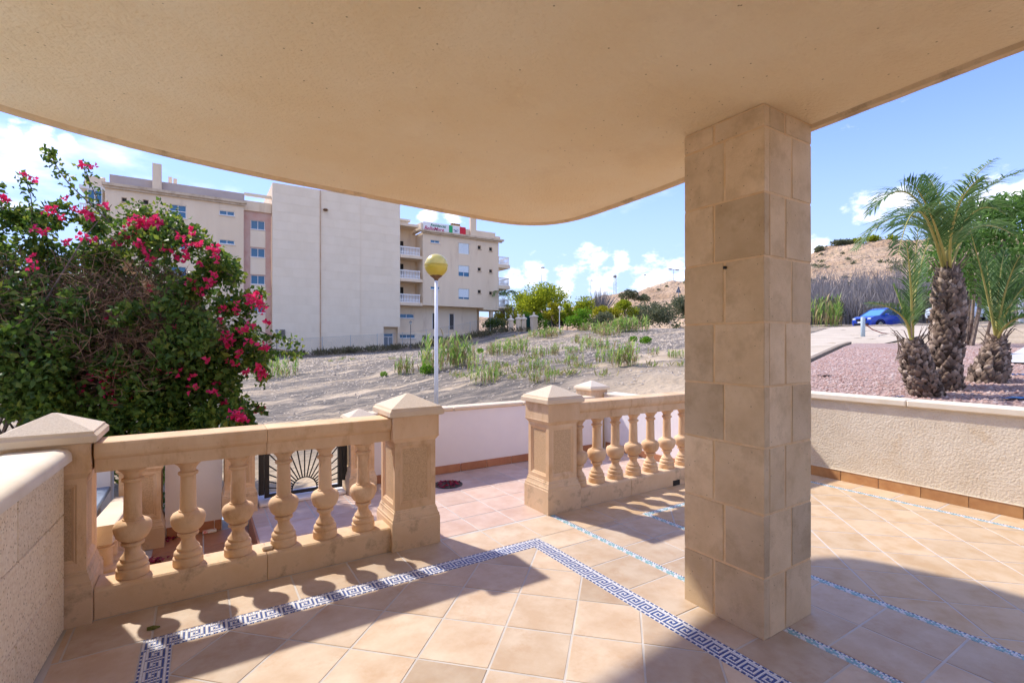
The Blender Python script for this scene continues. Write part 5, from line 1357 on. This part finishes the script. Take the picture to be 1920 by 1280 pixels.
# ------------------------------------------------------------------ cars
def car(label, loc, rz, paint, van=False):
    t = thing('parked_car', label, 'car', loc, 'cars parked by the dead reeds', rz)
    # x forward; side outline as (x, z, half width)
    L = 4.1
    secs = [(2.05,.42,.62,.66),(2.0,.30,.86,.80),(1.7,.26,.98,.86),(1.15,.24,1.05,.88),(.6,.24,1.06,.885),(-.6,.24,1.06,.885),(-1.5,.26,1.06,.87),(-1.95,.34,1.0,.82),(-2.05,.45,.9,.74)]
    mb = MB()
    mb.loft([[(x,-w_*.92,z0),(x,-w_,z0+.18),(x,-w_,z0+(z1-z0)*.62),(x,-w_*.93,z1),(x,w_*.93,z1),(x,w_,z0+(z1-z0)*.62),(x,w_,z0+.18),(x,w_*.92,z0)] for x, z0, z1, w_ in secs])
    body = mb.build('body', paint, t); smooth_angle(body, 35)
    roof = [(1.25,1.04,.80),(.55,1.50,.66),(.2,1.60,.64),(-1.0,1.62,.64),(-1.65,1.54,.62),(-2.0,1.03,.74)] if not van else [(1.3,1.04,.82),(.8,1.55,.72),(.4,1.72,.70),(-1.4,1.74,.70),(-1.85,1.66,.68),(-2.0,1.03,.80)]
    # greenhouse: glass body with painted roof and pillars
    mb = MB(); n = len(roof)
    left = [(x,-w_,z) for x, z, w_ in roof]; right = [(x,w_,z) for x, z, w_ in roof]
    base_z = 1.03
    def sidepoly(s):
        return [(x, s*(w_), z) for x, z, w_ in roof]
    mb.add(sidepoly(-1), [tuple(range(n))]); mb.add(sidepoly(1), [tuple(reversed(range(n)))])
    mb.build('side_glass', M_carglass, t)
    MB().add([left[0], left[1], right[1], right[0]], [(0,1,2,3)]).build('windscreen', M_windscreen, t)
    MB().add([left[-2], left[-1], right[-1], right[-2]], [(0,1,2,3)]).build('rear_window', M_carglass, t)
    mb = MB(); mb.loft([[Vector(left[i])+Vector((0,-.012,.0)), Vector(left[i])+Vector((0,.02,.03)), Vector(right[i])+Vector((0,-.02,.03)), Vector(right[i])+Vector((0,.012,.0)), Vector(right[i])+Vector((0,-.01,-.05)), Vector(left[i])+Vector((0,.01,-.05))] for i in range(1, n-1)])
    mb.build('roof', paint, t)
    for s in (-1, 1):
        mb = MB()
        P_ = sidepoly(s)
        for i in (0, 1, n-2): mb.tube([Vector(P_[i]), Vector(P_[i+1])], .035, 5)
        mb.tube([(-.35, s*.80, 1.03), (-.42, s*.645, 1.6 if not van else 1.73)], .04, 5)
        mb.build('window_pillar', paint, t)
        for x in (1.3, -1.28):
            w_ = MB().lathe([(.30,-.1),(.33,-.08),(.33,.08),(.30,.1)], 20).build('wheel', M_tyre, t, loc=(x, s*.80, .33)); w_.rotation_euler = (PI/2, 0, 0)
            MB().lathe([(.02,-.115),(.20,-.112),(.22,-.10),(.22,.10),(.20,.112),(.02,.115)], 14).build('rim', M_rim, w_)
            arch = [(x+.40*math.cos(a), s*.885, .33+.40*math.sin(a)) for a in np.linspace(.15, PI-.15, 12)]
            MB().tube(arch, .035, 5).build('wheel_arch', M_tyre, t)
        MB().cbox(1.72, 2.04, s*.62-.14, s*.62+.14, .72, .86, .03).build('headlight', M_headlamp, t)
        MB().cbox(.72, .92, s*.98-.09, s*.98+.09, 1.02, 1.16, .03).build('door_mirror', paint, t)
        MB().cbox(-.5, -.3, s*.885-.012, s*.885+.012, .86, .9, .004).build('door_handle', paint, t)
        MB().box(-1.2, 1.0, s*.875-.02, s*.875+.02, .25, .33).build('sill', M_tyre, t)
    MB().cbox(1.98, 2.07, -.42, .42, .62, .80, .02).build('grille', M_tyre, t)
    MB().cbox(1.99, 2.08, -.6, .6, .34, .48, .02).build('lower_intake', M_tyre, t)
    MB().box(2.071, 2.085, -.26, .26, .50, .61).build('number_plate', M_bwhite, t)
camdir = math.atan2(CY, SY)                             # heading of the view
left_dir = camdir+PI/2
def put_car(px, d, label, paint, van=False, turn=0.0):
    r = ray(px, HY); u, v = r.x*d, r.y*d
    car(label, (u, v, tz(u, v)), left_dir+turn, paint, van)
put_car(1657, 36.9, 'blue parked car with its front to the left, behind the left palm', M_bluecar, turn=R(12))
put_car(1798, 34.4, 'white parked car mostly hidden behind the tall palm trunk', M_whitecar, True, turn=R(14))
def bollard():
    p, d = on_ground(1618, 633); h = 38/F*d
    t = thing('pipe_bollard', 'grey galvanised pipe post at the edge of the dirt track', 'bollard', p)
    r = 3.6/F*d
    MB().lathe([(r,-.2),(r,h),(r*.8,h+.01)], 12).build('pipe', mat('pale_pipe', (0.34,0.42,0.46), (0.42,0.50,0.54), 5, .5), t, smooth=True)
    q, e = on_ground(1668, 627); c = [Vector((0,0,h*.75)), (q-p)*.35+Vector((0,0,h*.35)), (q-p)*.7+Vector((0,0,h*.12)), (q-p)+Vector((0,0,.02)), (q-p)*1.2+Vector((0,0,.03))]
    MB().tube(c, .018, 5).build('rope', mat('faded_red_rope', (0.25,0.06,0.05), rough=.9), t)
bollard()
p, d = on_ground(1914, 606)
t = thing('pipe_post', 'grey pipe post at the far right edge', 'post', p); MB().lathe([(.10,-.2),(.10,1.5),(.08,1.52)], 10).build('pipe', M_steel, t); MB().lathe([(.16,0),(.16,.05)], 10).build('foot', M_steel, t)

# ------------------------------------------------------------------ palms
def bez(a, b, c, t): return a*(1-t)**2+b*2*t*(1-t)+c*t*t
def frond(parent, base, mid, tip, ll=.30, n=46, w_=.012, label=None, stiff=.6, start=.18):
    base, mid, tip = Vector(base), Vector(mid), Vector(tip)
    ctrl = mid*2-(base+tip)*.5                              # curve passes through mid
    pts = [bez(base, ctrl, tip, k/14) for k in range(15)]
    r = MB().tube(pts, [.016-.0135*k/14 for k in range(15)], 6).build('frond', M_rachis, parent)
    V = []; 
    for k in range(n):
        t = start+(1-start)*(k+random.random()*.5)/n
        p = bez(base, ctrl, tip, t); tan = (bez(base, ctrl, tip, min(1, t+.02))-bez(base, ctrl, tip, t-.02)).normalized()
        up = Vector((0,0,1)); sd = tan.cross(up)
        if sd.length < .15: sd = tan.cross(Vector((CY,-SY,0)))
        sd.normalize(); nn = sd.cross(tan)
        L = ll*(math.sin(PI*min(1, .18+.78*t))**.7)*random.uniform(.85, 1.1)
        for s in (-1, 1):
            d = (tan*(stiff+.45*t+random.uniform(-.12, .12))+sd*s*random.uniform(.6, .95)+nn*random.uniform(.0, .55)).normalized()
            q1 = p+d*L*.5; q2 = p+d*L+Vector((0,0,-L*random.uniform(.08, .45)))
            a = d.cross(nn).normalized()*w_*.5; a2 = (a+nn*w_*.3)
            V.append([p-a2*.6, p+a2*.6, q1+a2, q1-a2, q2])
    V = np.array([[tuple(v) for v in b] for b in V]).reshape(-1, 3); i = np.arange(len(V)//5)*5
    Fc = np.concatenate([np.stack([i,i+1,i+2],1), np.stack([i,i+2,i+3],1), np.stack([i+3,i+2,i+4],1)])
    np_mesh('leaflets', V, Fc, M_palm, r, 'stuff')
    return r
def trunk(parent, pts, rad, scale_n, boot=.085):
    pts = [Vector(p) for p in pts]
    mb = MB(); mb.tube(pts, [r*.86 for r in rad], 16); mb.build('trunk', M_palm_core, parent, smooth=True)
    V = []; Fc = []
    golden = 2.39996
    for k in range(scale_n):
        t = k/scale_n; x = t*(len(pts)-1); i = min(int(x), len(pts)-2); f = x-i
        c = pts[i].lerp(pts[i+1], f); r = rad[i]*(1-f)+rad[i+1]*f; ax = (pts[i+1]-pts[i]).normalized()
        a = k*golden+random.uniform(-.25, .25)
        e1 = ax.cross(Vector((0.3,1,0.1))).normalized(); e2 = ax.cross(e1)
        o = e1*math.cos(a)+e2*math.sin(a); s = ax.cross(o).normalized()
        bw = boot*random.uniform(.6, 1.25); bh = boot*random.uniform(.8, 1.7); out = boot*random.uniform(.15, .85)
        p = c+o*r*.86-ax*bh*.3
        q = len(V)
        tip = p+ax*bh+o*out
        V += [p-s*bw*.62, p+s*bw*.62, p+ax*bh*.6+s*bw*.5+o*out*.75, tip+s*bw*.12, tip-s*bw*.12+ax*random.uniform(-.012, .02), p+ax*bh*.6-s*bw*.5+o*out*.75, p+ax*bh*.75-o*.01+s*bw*.3, p+ax*bh*.75-o*.01-s*bw*.3, p+ax*bh*.35+o*(out*.45+.008)]
        Fc += [(q,q+1,q+8),(q+1,q+2,q+8),(q+2,q+3,q+8),(q+3,q+4,q+8),(q+4,q+5,q+8),(q+5,q,q+8),(q+3,q+2,q+6),(q+4,q+3,q+6),(q+4,q+6,q+7),(q+5,q+4,q+7)]
    np_mesh('leaf_bases', np.array([tuple(v) for v in V]), np.array(Fc), M_boot, parent, 'stuff')
def fibres(parent, c, n=26):
    mb = MB()
    for k in range(n):
        a = random.uniform(0, 6.28); p = Vector(c)+Vector((.07*math.cos(a), .07*math.sin(a), random.uniform(-.05, .08)))
        mb.tube([p, p+Vector((.07*math.cos(a), .07*math.sin(a), .10)), p+Vector((.13*math.cos(a), .13*math.sin(a), .10+random.uniform(-.05, .12)))], [.006, .004, .001], 4)
    mb.build('dead_stubs', M_boot, parent, kind='stuff')
def palms():
    D0 = 5.25
    # tall one
    b = at(1775, 742, D0); t = thing('palm_tree', 'tallest palm with a thick scaly trunk in the gravel bed', 'palm', (b.x, b.y, b.z-.05))
    org = Vector(t.location)
    P = lambda px, py, dd=0.0: at(px, py, D0+dd)-org
    trunk(t, [P(1776,752), P(1772,690), P(1776,620), P(1780,570), P(1779,535), P(1777,508)], [.150,.142,.146,.146,.118,.07], 900, .052)
    cb = P(1777, 512)
    fr = [((1742,392,-.1),(1697,338,-.2)), ((1712,368,-.15),(1630,402,-.2)), ((1706,404,.1),(1602,470,.2)), ((1726,398,-.5),(1684,478,-.9)), ((1806,392,0),(1915,322,.1)), ((1795,385,.1),(1862,300,.3)), ((1818,405,-.3),(1886,402,-.6)), ((1765,392,.3),(1738,330,.6)),
          ((1768,410,.55),(1700,400,1.1)), ((1800,412,.5),(1870,390,1.0)), ((1752,420,-.35),(1718,352,-.75)), ((1790,408,-.45),(1836,335,-.9)), ((1738,430,.35),(1650,430,.8)), ((1826,428,.3),(1900,440,.7))]
    for (m_, e_) in fr: frond(t, cb+Vector((random.uniform(-.03,.03), random.uniform(-.03,.03), random.uniform(-.02,.05))), P(*m_), P(*e_), .33, 46, .0115)
    fibres(t, cb)
    # left short one
    b = at(1728, 744, D0-.15); t = thing('palm_tree', 'short palm with a squat trunk left of the tall palm', 'palm', (b.x, b.y, b.z-.05)); org = Vector(t.location)
    P = lambda px, py, dd=0.0: at(px, py, D0-.15+dd)-org
    trunk(t, [P(1744,754), P(1732,720), P(1720,690), P(1713,660), P(1711,642)], [.13,.15,.13,.10,.055], 420, .052)
    cb = P(1711, 646)
    for m_, e_ in [((1713,535,0),(1722,424,.05)), ((1688,590,-.1),(1628,568,-.25)), ((1694,585,.05),(1675,535,.1)), ((1718,540,.2),(1745,440,.35)), ((1708,545,-.2),(1700,455,-.4)), ((1716,560,.15),(1732,480,.5))]: frond(t, cb, P(*m_), P(*e_), .24, 38, .010, stiff=.95)
    fibres(t, cb, 16)
    mb = MB()
    for k in range(5): mb.tube([P(1708,660), P(1690-k*3,660+k*4,-.05), P(1680+k*2,628+k*6,-.1)], [.008,.006,.002], 4)
    mb.build('dead_stub', M_boot, t, kind='stuff')
    # right short one
    b = at(1862, 738, D0+.15); t = thing('palm_tree', 'short palm with a squat trunk right of the tall palm', 'palm', (b.x, b.y, b.z-.05)); org = Vector(t.location)
    P = lambda px, py, dd=0.0: at(px, py, D0+.15+dd)-org
    trunk(t, [P(1834,750), P(1848,714), P(1860,686), P(1867,660), P(1869,636)], [.16,.175,.15,.105,.055], 420, .052)
    cb = P(1869, 642)
    for m_, e_ in [((1848,540,-.1),(1818,428,-.2)), ((1873,540,0),(1884,470,.1)), ((1895,570,-.15),(1945,515,-.3)), ((1890,590,.1),(1935,580,.2)), ((1858,555,.2),(1846,470,.4)), ((1884,550,-.2),(1912,480,-.5)), ((1900,600,-.3),(1960,600,-.5)), ((1880,560,.4),(1925,500,.8))]: frond(t, cb, P(*m_), P(*e_), .26, 38, .011, stiff=.95)
    fibres(t, cb, 16)
palms()
def small_palm():
    b = at(944, 606, 66); t = thing('palm_tree', 'small far palm beside the end balconies of the wing', 'palm', b)
    MB().tube([(0,0,-.5),(0,0,3.0)], [.2,.15], 8).build('trunk', M_bark, t)
    for k in range(9):
        a = k*.7; frond(t, (0,0,3), (1.1*math.cos(a), 1.1*math.sin(a), 4.2), (2.2*math.cos(a), 2.2*math.sin(a), 3.4), .7, 22, .06)
small_palm()
def back_tree():
    D0 = 10.0
    b, D0 = on_ground(1822, 660); b = at(1822, 660, 9.6)
    b.z = tz(b.x, b.y)+.05
    t = thing('willowy_tree', 'green willowy tree with slender bare stems behind the palms', 'tree', b)
    P = lambda px, py, dd=0.0: at(px, py, 9.6+dd)-b
    mb = MB()
    for pts in ([(1815,659),(1822,600),(1828,530),(1800,470)], [(1820,659),(1836,580),(1838,520),(1850,440)], [(1818,661),(1848,640),(1860,590),(1880,480)], [(1818,660),(1812,640),(1818,560),(1840,400)], [(1838,520),(1870,470),(1905,420)], [(1828,530),(1790,500),(1760,450)]):
        n = len(pts); mb.tube([P(*q, random.uniform(-.2, .2)) for q in pts], [.045*(1-.75*k/(n-1)) for k in range(n)], 6)
    mb.build('stems', M_bark, t)
    cl = [(1800,520,.55),(1790,470,.5),(1840,500,.6),(1880,500,.6),(1910,470,.6),(1860,440,.6),(1830,420,.5),(1890,410,.55),(1930,430,.7),(1920,520,.6),(1850,540,.4),(1770,500,.4),(1960,480,.8),(1860,395,.45),(1905,385,.4),(1800,440,.4),(1960,400,.6),(1990,530,.7),(1885,545,.45)]
    Q = []; Dd = []
    for px, py, r in cl:
        c = P(px, py, random.uniform(-.4, .5)); q = in_ball(430, c, (r, r, r*.8)); Q.append(q)
        Dd.append((q-np.array(c))*.6+rand_unit(430)*.5+[0,0,-.25])
    leaves('crown', np.concatenate(Q), np.concatenate(Dd), .13, .032, M_oleander, t)
back_tree()
for px, py, w_, lb in ((1762, 655, 30, 'small scrubby tree between the tall palm and the blue car'),):
    tree('scrub_tree', lb, 'tree', 1738, 540, 612, 60, 36, M_olive, 900, .16, 7)
# scraps of blue plastic on the gravel
for k, (px, py, w_, lb) in enumerate(((1683, 744, .05, 'scrap of blue plastic by the coping left of the palms'), (1912, 746, .12, 'blue plastic scrap at the right end of the coping'), (1903, 663, .38, 'long strip of blue plastic on the gravel at the right'), (1738, 655, .14, 'blue plastic piece behind the left palm'), (1545, 704, .09, 'dark scrap on the gravel beside the edging'), (1910, 702, .05, 'tiny blue scrap on the gravel right of the palms'))):
    r = ray(px, py); d = 3.0
    while d < 30 and H+r.z*d > tz(r.x*d, r.y*d)+.09: d += .02
    p = Vector((r.x*d, r.y*d, tz(r.x*d, r.y*d)+.085))
    mb = MB(); n = 5; V = [(w_*(i/n*2-1)*random.uniform(.8, 1.2), w_*.35*(j/2*2-1)*random.uniform(.7, 1.2), random.uniform(0, .018)) for i in range(n+1) for j in range(3)]
    mb.add(V, [(i*3+j, (i+1)*3+j, (i+1)*3+j+1, i*3+j+1) for i in range(n) for j in range(2)])
    o = mb.build('plastic_scrap', M_blue_plastic if k != 4 else M_tyre, loc=p); o.rotation_euler = (0, 0, -YAW+random.uniform(-.3, .3)); tag(o, lb, 'litter')
    sm = o.modifiers.new('thickness', 'SOLIDIFY'); sm.thickness = .004

# ------------------------------------------------------------------ bougainvillea
def bougainvillea():
    root = Vector((-1.35, 5.9, tz(-1.35, 5.9)))
    t = thing('bougainvillea', 'large bougainvillea with magenta flowers spilling over the left wall', 'bougainvillea', root)
    A = lambda px, py, d: at(px, py, d)-root
    outer = [(40,455,5.3,.50),(120,430,5.5,.42),(215,440,5.2,.42),(300,455,5.1,.40),(370,490,5.0,.36),(415,540,5.0,.34),(445,600,5.0,.30),(462,650,5.0,.26),(430,690,4.9,.34),(400,745,4.8,.34),(320,755,4.7,.36),(225,745,4.6,.40),(120,735,4.5,.40),
             (20,700,4.4,.42),(-60,620,4.8,.6),(-70,480,5.3,.6),(-190,560,5.1,.8),(-180,730,4.6,.7),(-220,440,5.6,.6),(-330,620,5.0,.8),(-350,760,4.6,.6),(255,790,4.6,.2),(300,792,4.55,.2),(350,790,4.5,.18),(400,788,4.5,.16),(440,778,4.55,.14),(200,790,4.5,.2),(452,786,3.98,.075),(430,792,3.95,.06),(468,788,4.0,.05)]
    inner = [(50,560,5.5,.55),(150,530,5.6,.5),(250,540,5.5,.5),(340,580,5.3,.45),(380,650,5.2,.42),(300,660,5.3,.5),(200,640,5.4,.55),(90,650,5.2,.55),(260,720,5.1,.5),(150,720,5.1,.5),(360,720,5.1,.42),(-80,720,5.0,.6)]
    # canes from the root, arching out through every clump
    mb = MB()
    for (px, py, d, r) in outer+inner:
        if r < .21: continue
        for k in range(2):
            e = A(px, py, d+.25)+Vector(rand_unit(1)[0])*r*.8; b = Vector((random.uniform(-.5,.5), random.uniform(.1,.5), -.1))
            m1 = b.lerp(e, .35)+Vector((0,0,.7)); m2 = b.lerp(e, .75)+Vector((0,0,.35))
            mb.tube([b, m1, m2, e], [.013,.010,.006,.003], 4)
    mb.build('canes', M_bark, t, kind='stuff')
    # dry twigs in a tangle on the shaded flank
    n = 8000; c = []; 
    tw = [(60,600,4.9,.5),(150,600,4.9,.5),(240,610,4.85,.5),(320,630,4.85,.42),(100,660,4.7,.45),(200,670,4.7,.45),(280,690,4.7,.4),(20,560,5.1,.5),(380,660,4.9,.3),(200,550,5.2,.5),(300,560,5.1,.4),(-60,600,4.9,.6)]
    P = np.concatenate([in_ball(n//len(tw), A(*q[:3]), q[3]) for q in tw]); m_ = len(P)
    d = rand_unit(m_)*[1,1,.8]+[0.1,0,.15]; L = rng.uniform(.08, .30, (m_,1)); s = np.cross(d, rand_unit(m_)); s /= np.linalg.norm(s, axis=1, keepdims=True); s *= .0028
    s2 = np.cross(d, s); s2 /= np.linalg.norm(s2, axis=1, keepdims=True); s2 *= .0028
    E_ = P+d*L; M_ = P+d*L*.5+rand_unit(m_)*L*.13
    V = np.stack([P-s, P+s, P+s2*1.5, M_-s, M_+s, M_+s2*1.5, E_], 1).reshape(-1,3); i = np.arange(m_)*7
    Fc = np.concatenate([np.stack([i+a,i+b,i+c_],1) for a,b,c_ in ((0,1,4),(0,4,3),(1,2,5),(1,5,4),(2,0,3),(2,3,5),(3,4,6),(4,5,6),(5,3,6))])
    np_mesh('dry_twigs', V, Fc, M_twig, t, 'stuff')
    # foliage
    Q = []; Dd = []
    for px, py, dd, r in outer:
        k = int(5600*r*r)+240; cen = np.array(A(px, py, dd))
        # several sub-sprays inside each clump keep the outline ragged
        for q in range(7):
            c2 = cen+rand_unit(1)[0]*r*.72; rr = r*random.uniform(.22, .48); kk = k//7
            x = in_ball(kk, c2, rr); Q.append(x); Dd.append((x-c2)*1.2+rand_unit(kk)*rr+[0,0,-.05])
    leaves('foliage', np.concatenate(Q), np.concatenate(Dd), .054, .037, M_boug, t)
    Q = []; Dd = []
    for px, py, dd, r in [(q[0], q[1], q[2]+.15, q[3]) for q in inner]+[(330,770,4.7,.3),(230,780,4.55,.3),(120,770,4.4,.3),(400,700,4.8,.3),(60,720,4.4,.35),(300,720,4.65,.3)]:
        k = int(7000*r*r); x = in_ball(k, A(px, py, dd), r); Q.append(x); Dd.append(rand_unit(k))
    for px, py, dd, r in [(80,590,4.55,.16),(240,590,4.55,.15),(130,640,4.4,.14),(330,660,4.45,.2),(40,640,4.4,.18),(370,610,4.6,.18),(100,690,4.3,.2),(330,560,4.7,.18),(60,540,4.8,.2)]+[(random.uniform(-20,400), random.uniform(555,700), random.uniform(4.4,4.75), random.uniform(.06,.15)) for _ in range(46)]:
        k = int(4200*r*r); x = in_ball(k, A(px, py, dd), r); Q.append(x); Dd.append(rand_unit(k))
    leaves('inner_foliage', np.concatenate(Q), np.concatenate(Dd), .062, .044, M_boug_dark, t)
    # long sprays that stand out from the mass
    sprays = [[(200,410,5.2),(172,350,5.2),(158,308,5.2)],[(60,420,5.2),(58,370,5.1),(44,326,5.1)],[(210,420,5.0),(130,345,5.0),(100,300,4.9),(90,282,4.9)],[(300,420,5.0),(390,455,4.9),(420,480,4.9)],[(450,600,4.9),(490,565,4.9),(485,545,4.9)],
              [(440,600,4.9),(510,630,4.9),(555,642,4.9)],[(455,650,4.9),(520,655,4.9),(560,662,4.9)],[(440,690,4.8),(490,680,4.8),(500,640,4.8)],[(420,720,4.8),(450,750,4.7),(455,785,4.7)],[(400,740,4.7),(470,760,4.7),(492,768,4.7)],
              [(10,400,5.3),(-10,360,5.3),(5,345,5.3)],[(330,460,5.0),(350,440,4.9),(395,470,4.9)],[(150,420,5.3),(130,390,5.3),(100,380,5.3)],[(380,500,4.9),(440,520,4.9),(420,545,4.9)],[(470,640,4.9),(488,690,4.8),(492,712,4.8)],
              [(250,790,4.5),(290,850,4.35),(300,890,4.3),(325,880,4.3)],[(240,800,4.5),(280,880,4.3),(285,925,4.3),(312,938,4.3)],[(180,800,4.5),(205,860,4.4),(212,905,4.4)]]
    mb = MB(); Q = []; Dd = []
    for sp in sprays:
        pts = catmull([tuple(A(*q)) for q in sp], 6); k = len(pts)
        mb.tube(pts, [.007-.005*i/(k-1) for i in range(k)], 4)
        for i in range(k):
            m2 = 7 if i > 3 else 10
            x = np.array(pts[i])+rng.normal(0, .032, (m2,3)); Q.append(x); Dd.append(rand_unit(m2)+[0,0,-.3])
    mb.build('spray_stems', M_bark, t, kind='stuff')
    leaves('spray_leaves', np.concatenate(Q), np.concatenate(Dd), .052, .036, M_boug, t)
    # flower clusters, each a part
    cl = [(258,416,.10,34),(288,420,.11,40),(240,445,.09,26),(262,458,.07,18),(176,450,.06,12),(172,405,.07,16),(160,393,.06,14),(8,375,.08,20),(46,328,.05,9),(62,334,.04,6),(158,312,.045,8),(175,312,.035,6),(196,388,.04,7),(100,395,.06,12),(115,410,.05,10),
          (82,436,.04,6),(272,470,.07,16),(278,488,.06,12),(310,466,.05,8),(336,443,.04,6),(355,528,.05,9),(400,466,.07,15),(406,484,.06,12),(372,458,.05,8),(395,530,.07,16),(402,515,.05,8),(418,580,.05,9),(443,582,.05,9),(480,562,.09,26),(490,578,.07,16),(470,556,.06,12),
          (500,605,.05,9),(426,638,.09,24),(470,610,.05,9),(455,622,.05,8),(492,650,.07,16),(492,702,.08,20),(488,690,.06,12),(402,715,.07,15),(400,735,.06,11),(185,705,.08,18),(200,700,.08,18),(198,722,.06,12),(215,702,.05,8),(172,703,.04,6),(250,745,.05,8),
          (387,675,.04,6),(440,775,.07,16),(455,782,.08,20),(486,769,.06,12),(425,755,.05,8),(330,480,.05,8),(350,470,.04,6),(285,540,.05,8),(340,565,.04,6),(190,600,.035,4),(268,890,.03,4),(271,902,.025,3),(122,375,.04,5),(372,540,.04,5)]
    for _ in range(44):
        o_ = random.choice(outer[:13]); cl.append((o_[0]+random.gauss(0, 38), o_[1]+random.gauss(-10, 34), random.uniform(.025, .05), random.randint(3, 9)))
    for px, py, r, k in cl:
        d = 4.75 if py < 650 else 4.5
        if py < 450 and px < 330: d = 4.95
        if px > 400: d = 4.72
        if 860 < py: d = 4.28
        if 430 < px < 470 and py > 770: d = 3.92
        c = A(px, py, d)
        k = int(k*(1.7 if k > 20 else 1.0))
        x = in_ball(k, (0,0,0), r*(.8 if k > 20 else .6))
        v, f = leaf_arrays(x, rand_unit(k)+x/r*.6, .044, .037, .35)
        np_mesh('flower_cluster', v, f, M_bract, t, None, False, c)
    for px, py in ((283,540),(275,532),(290,545),(60,578),(130,560),(240,500)):
        x = in_ball(16, (0,0,0), .05); v, f = leaf_arrays(x, rand_unit(16), .045, .036, .3); np_mesh('dried_flowers', v, f, M_bract_dry, t, None, False, A(px, py, 4.75))
bougainvillea()
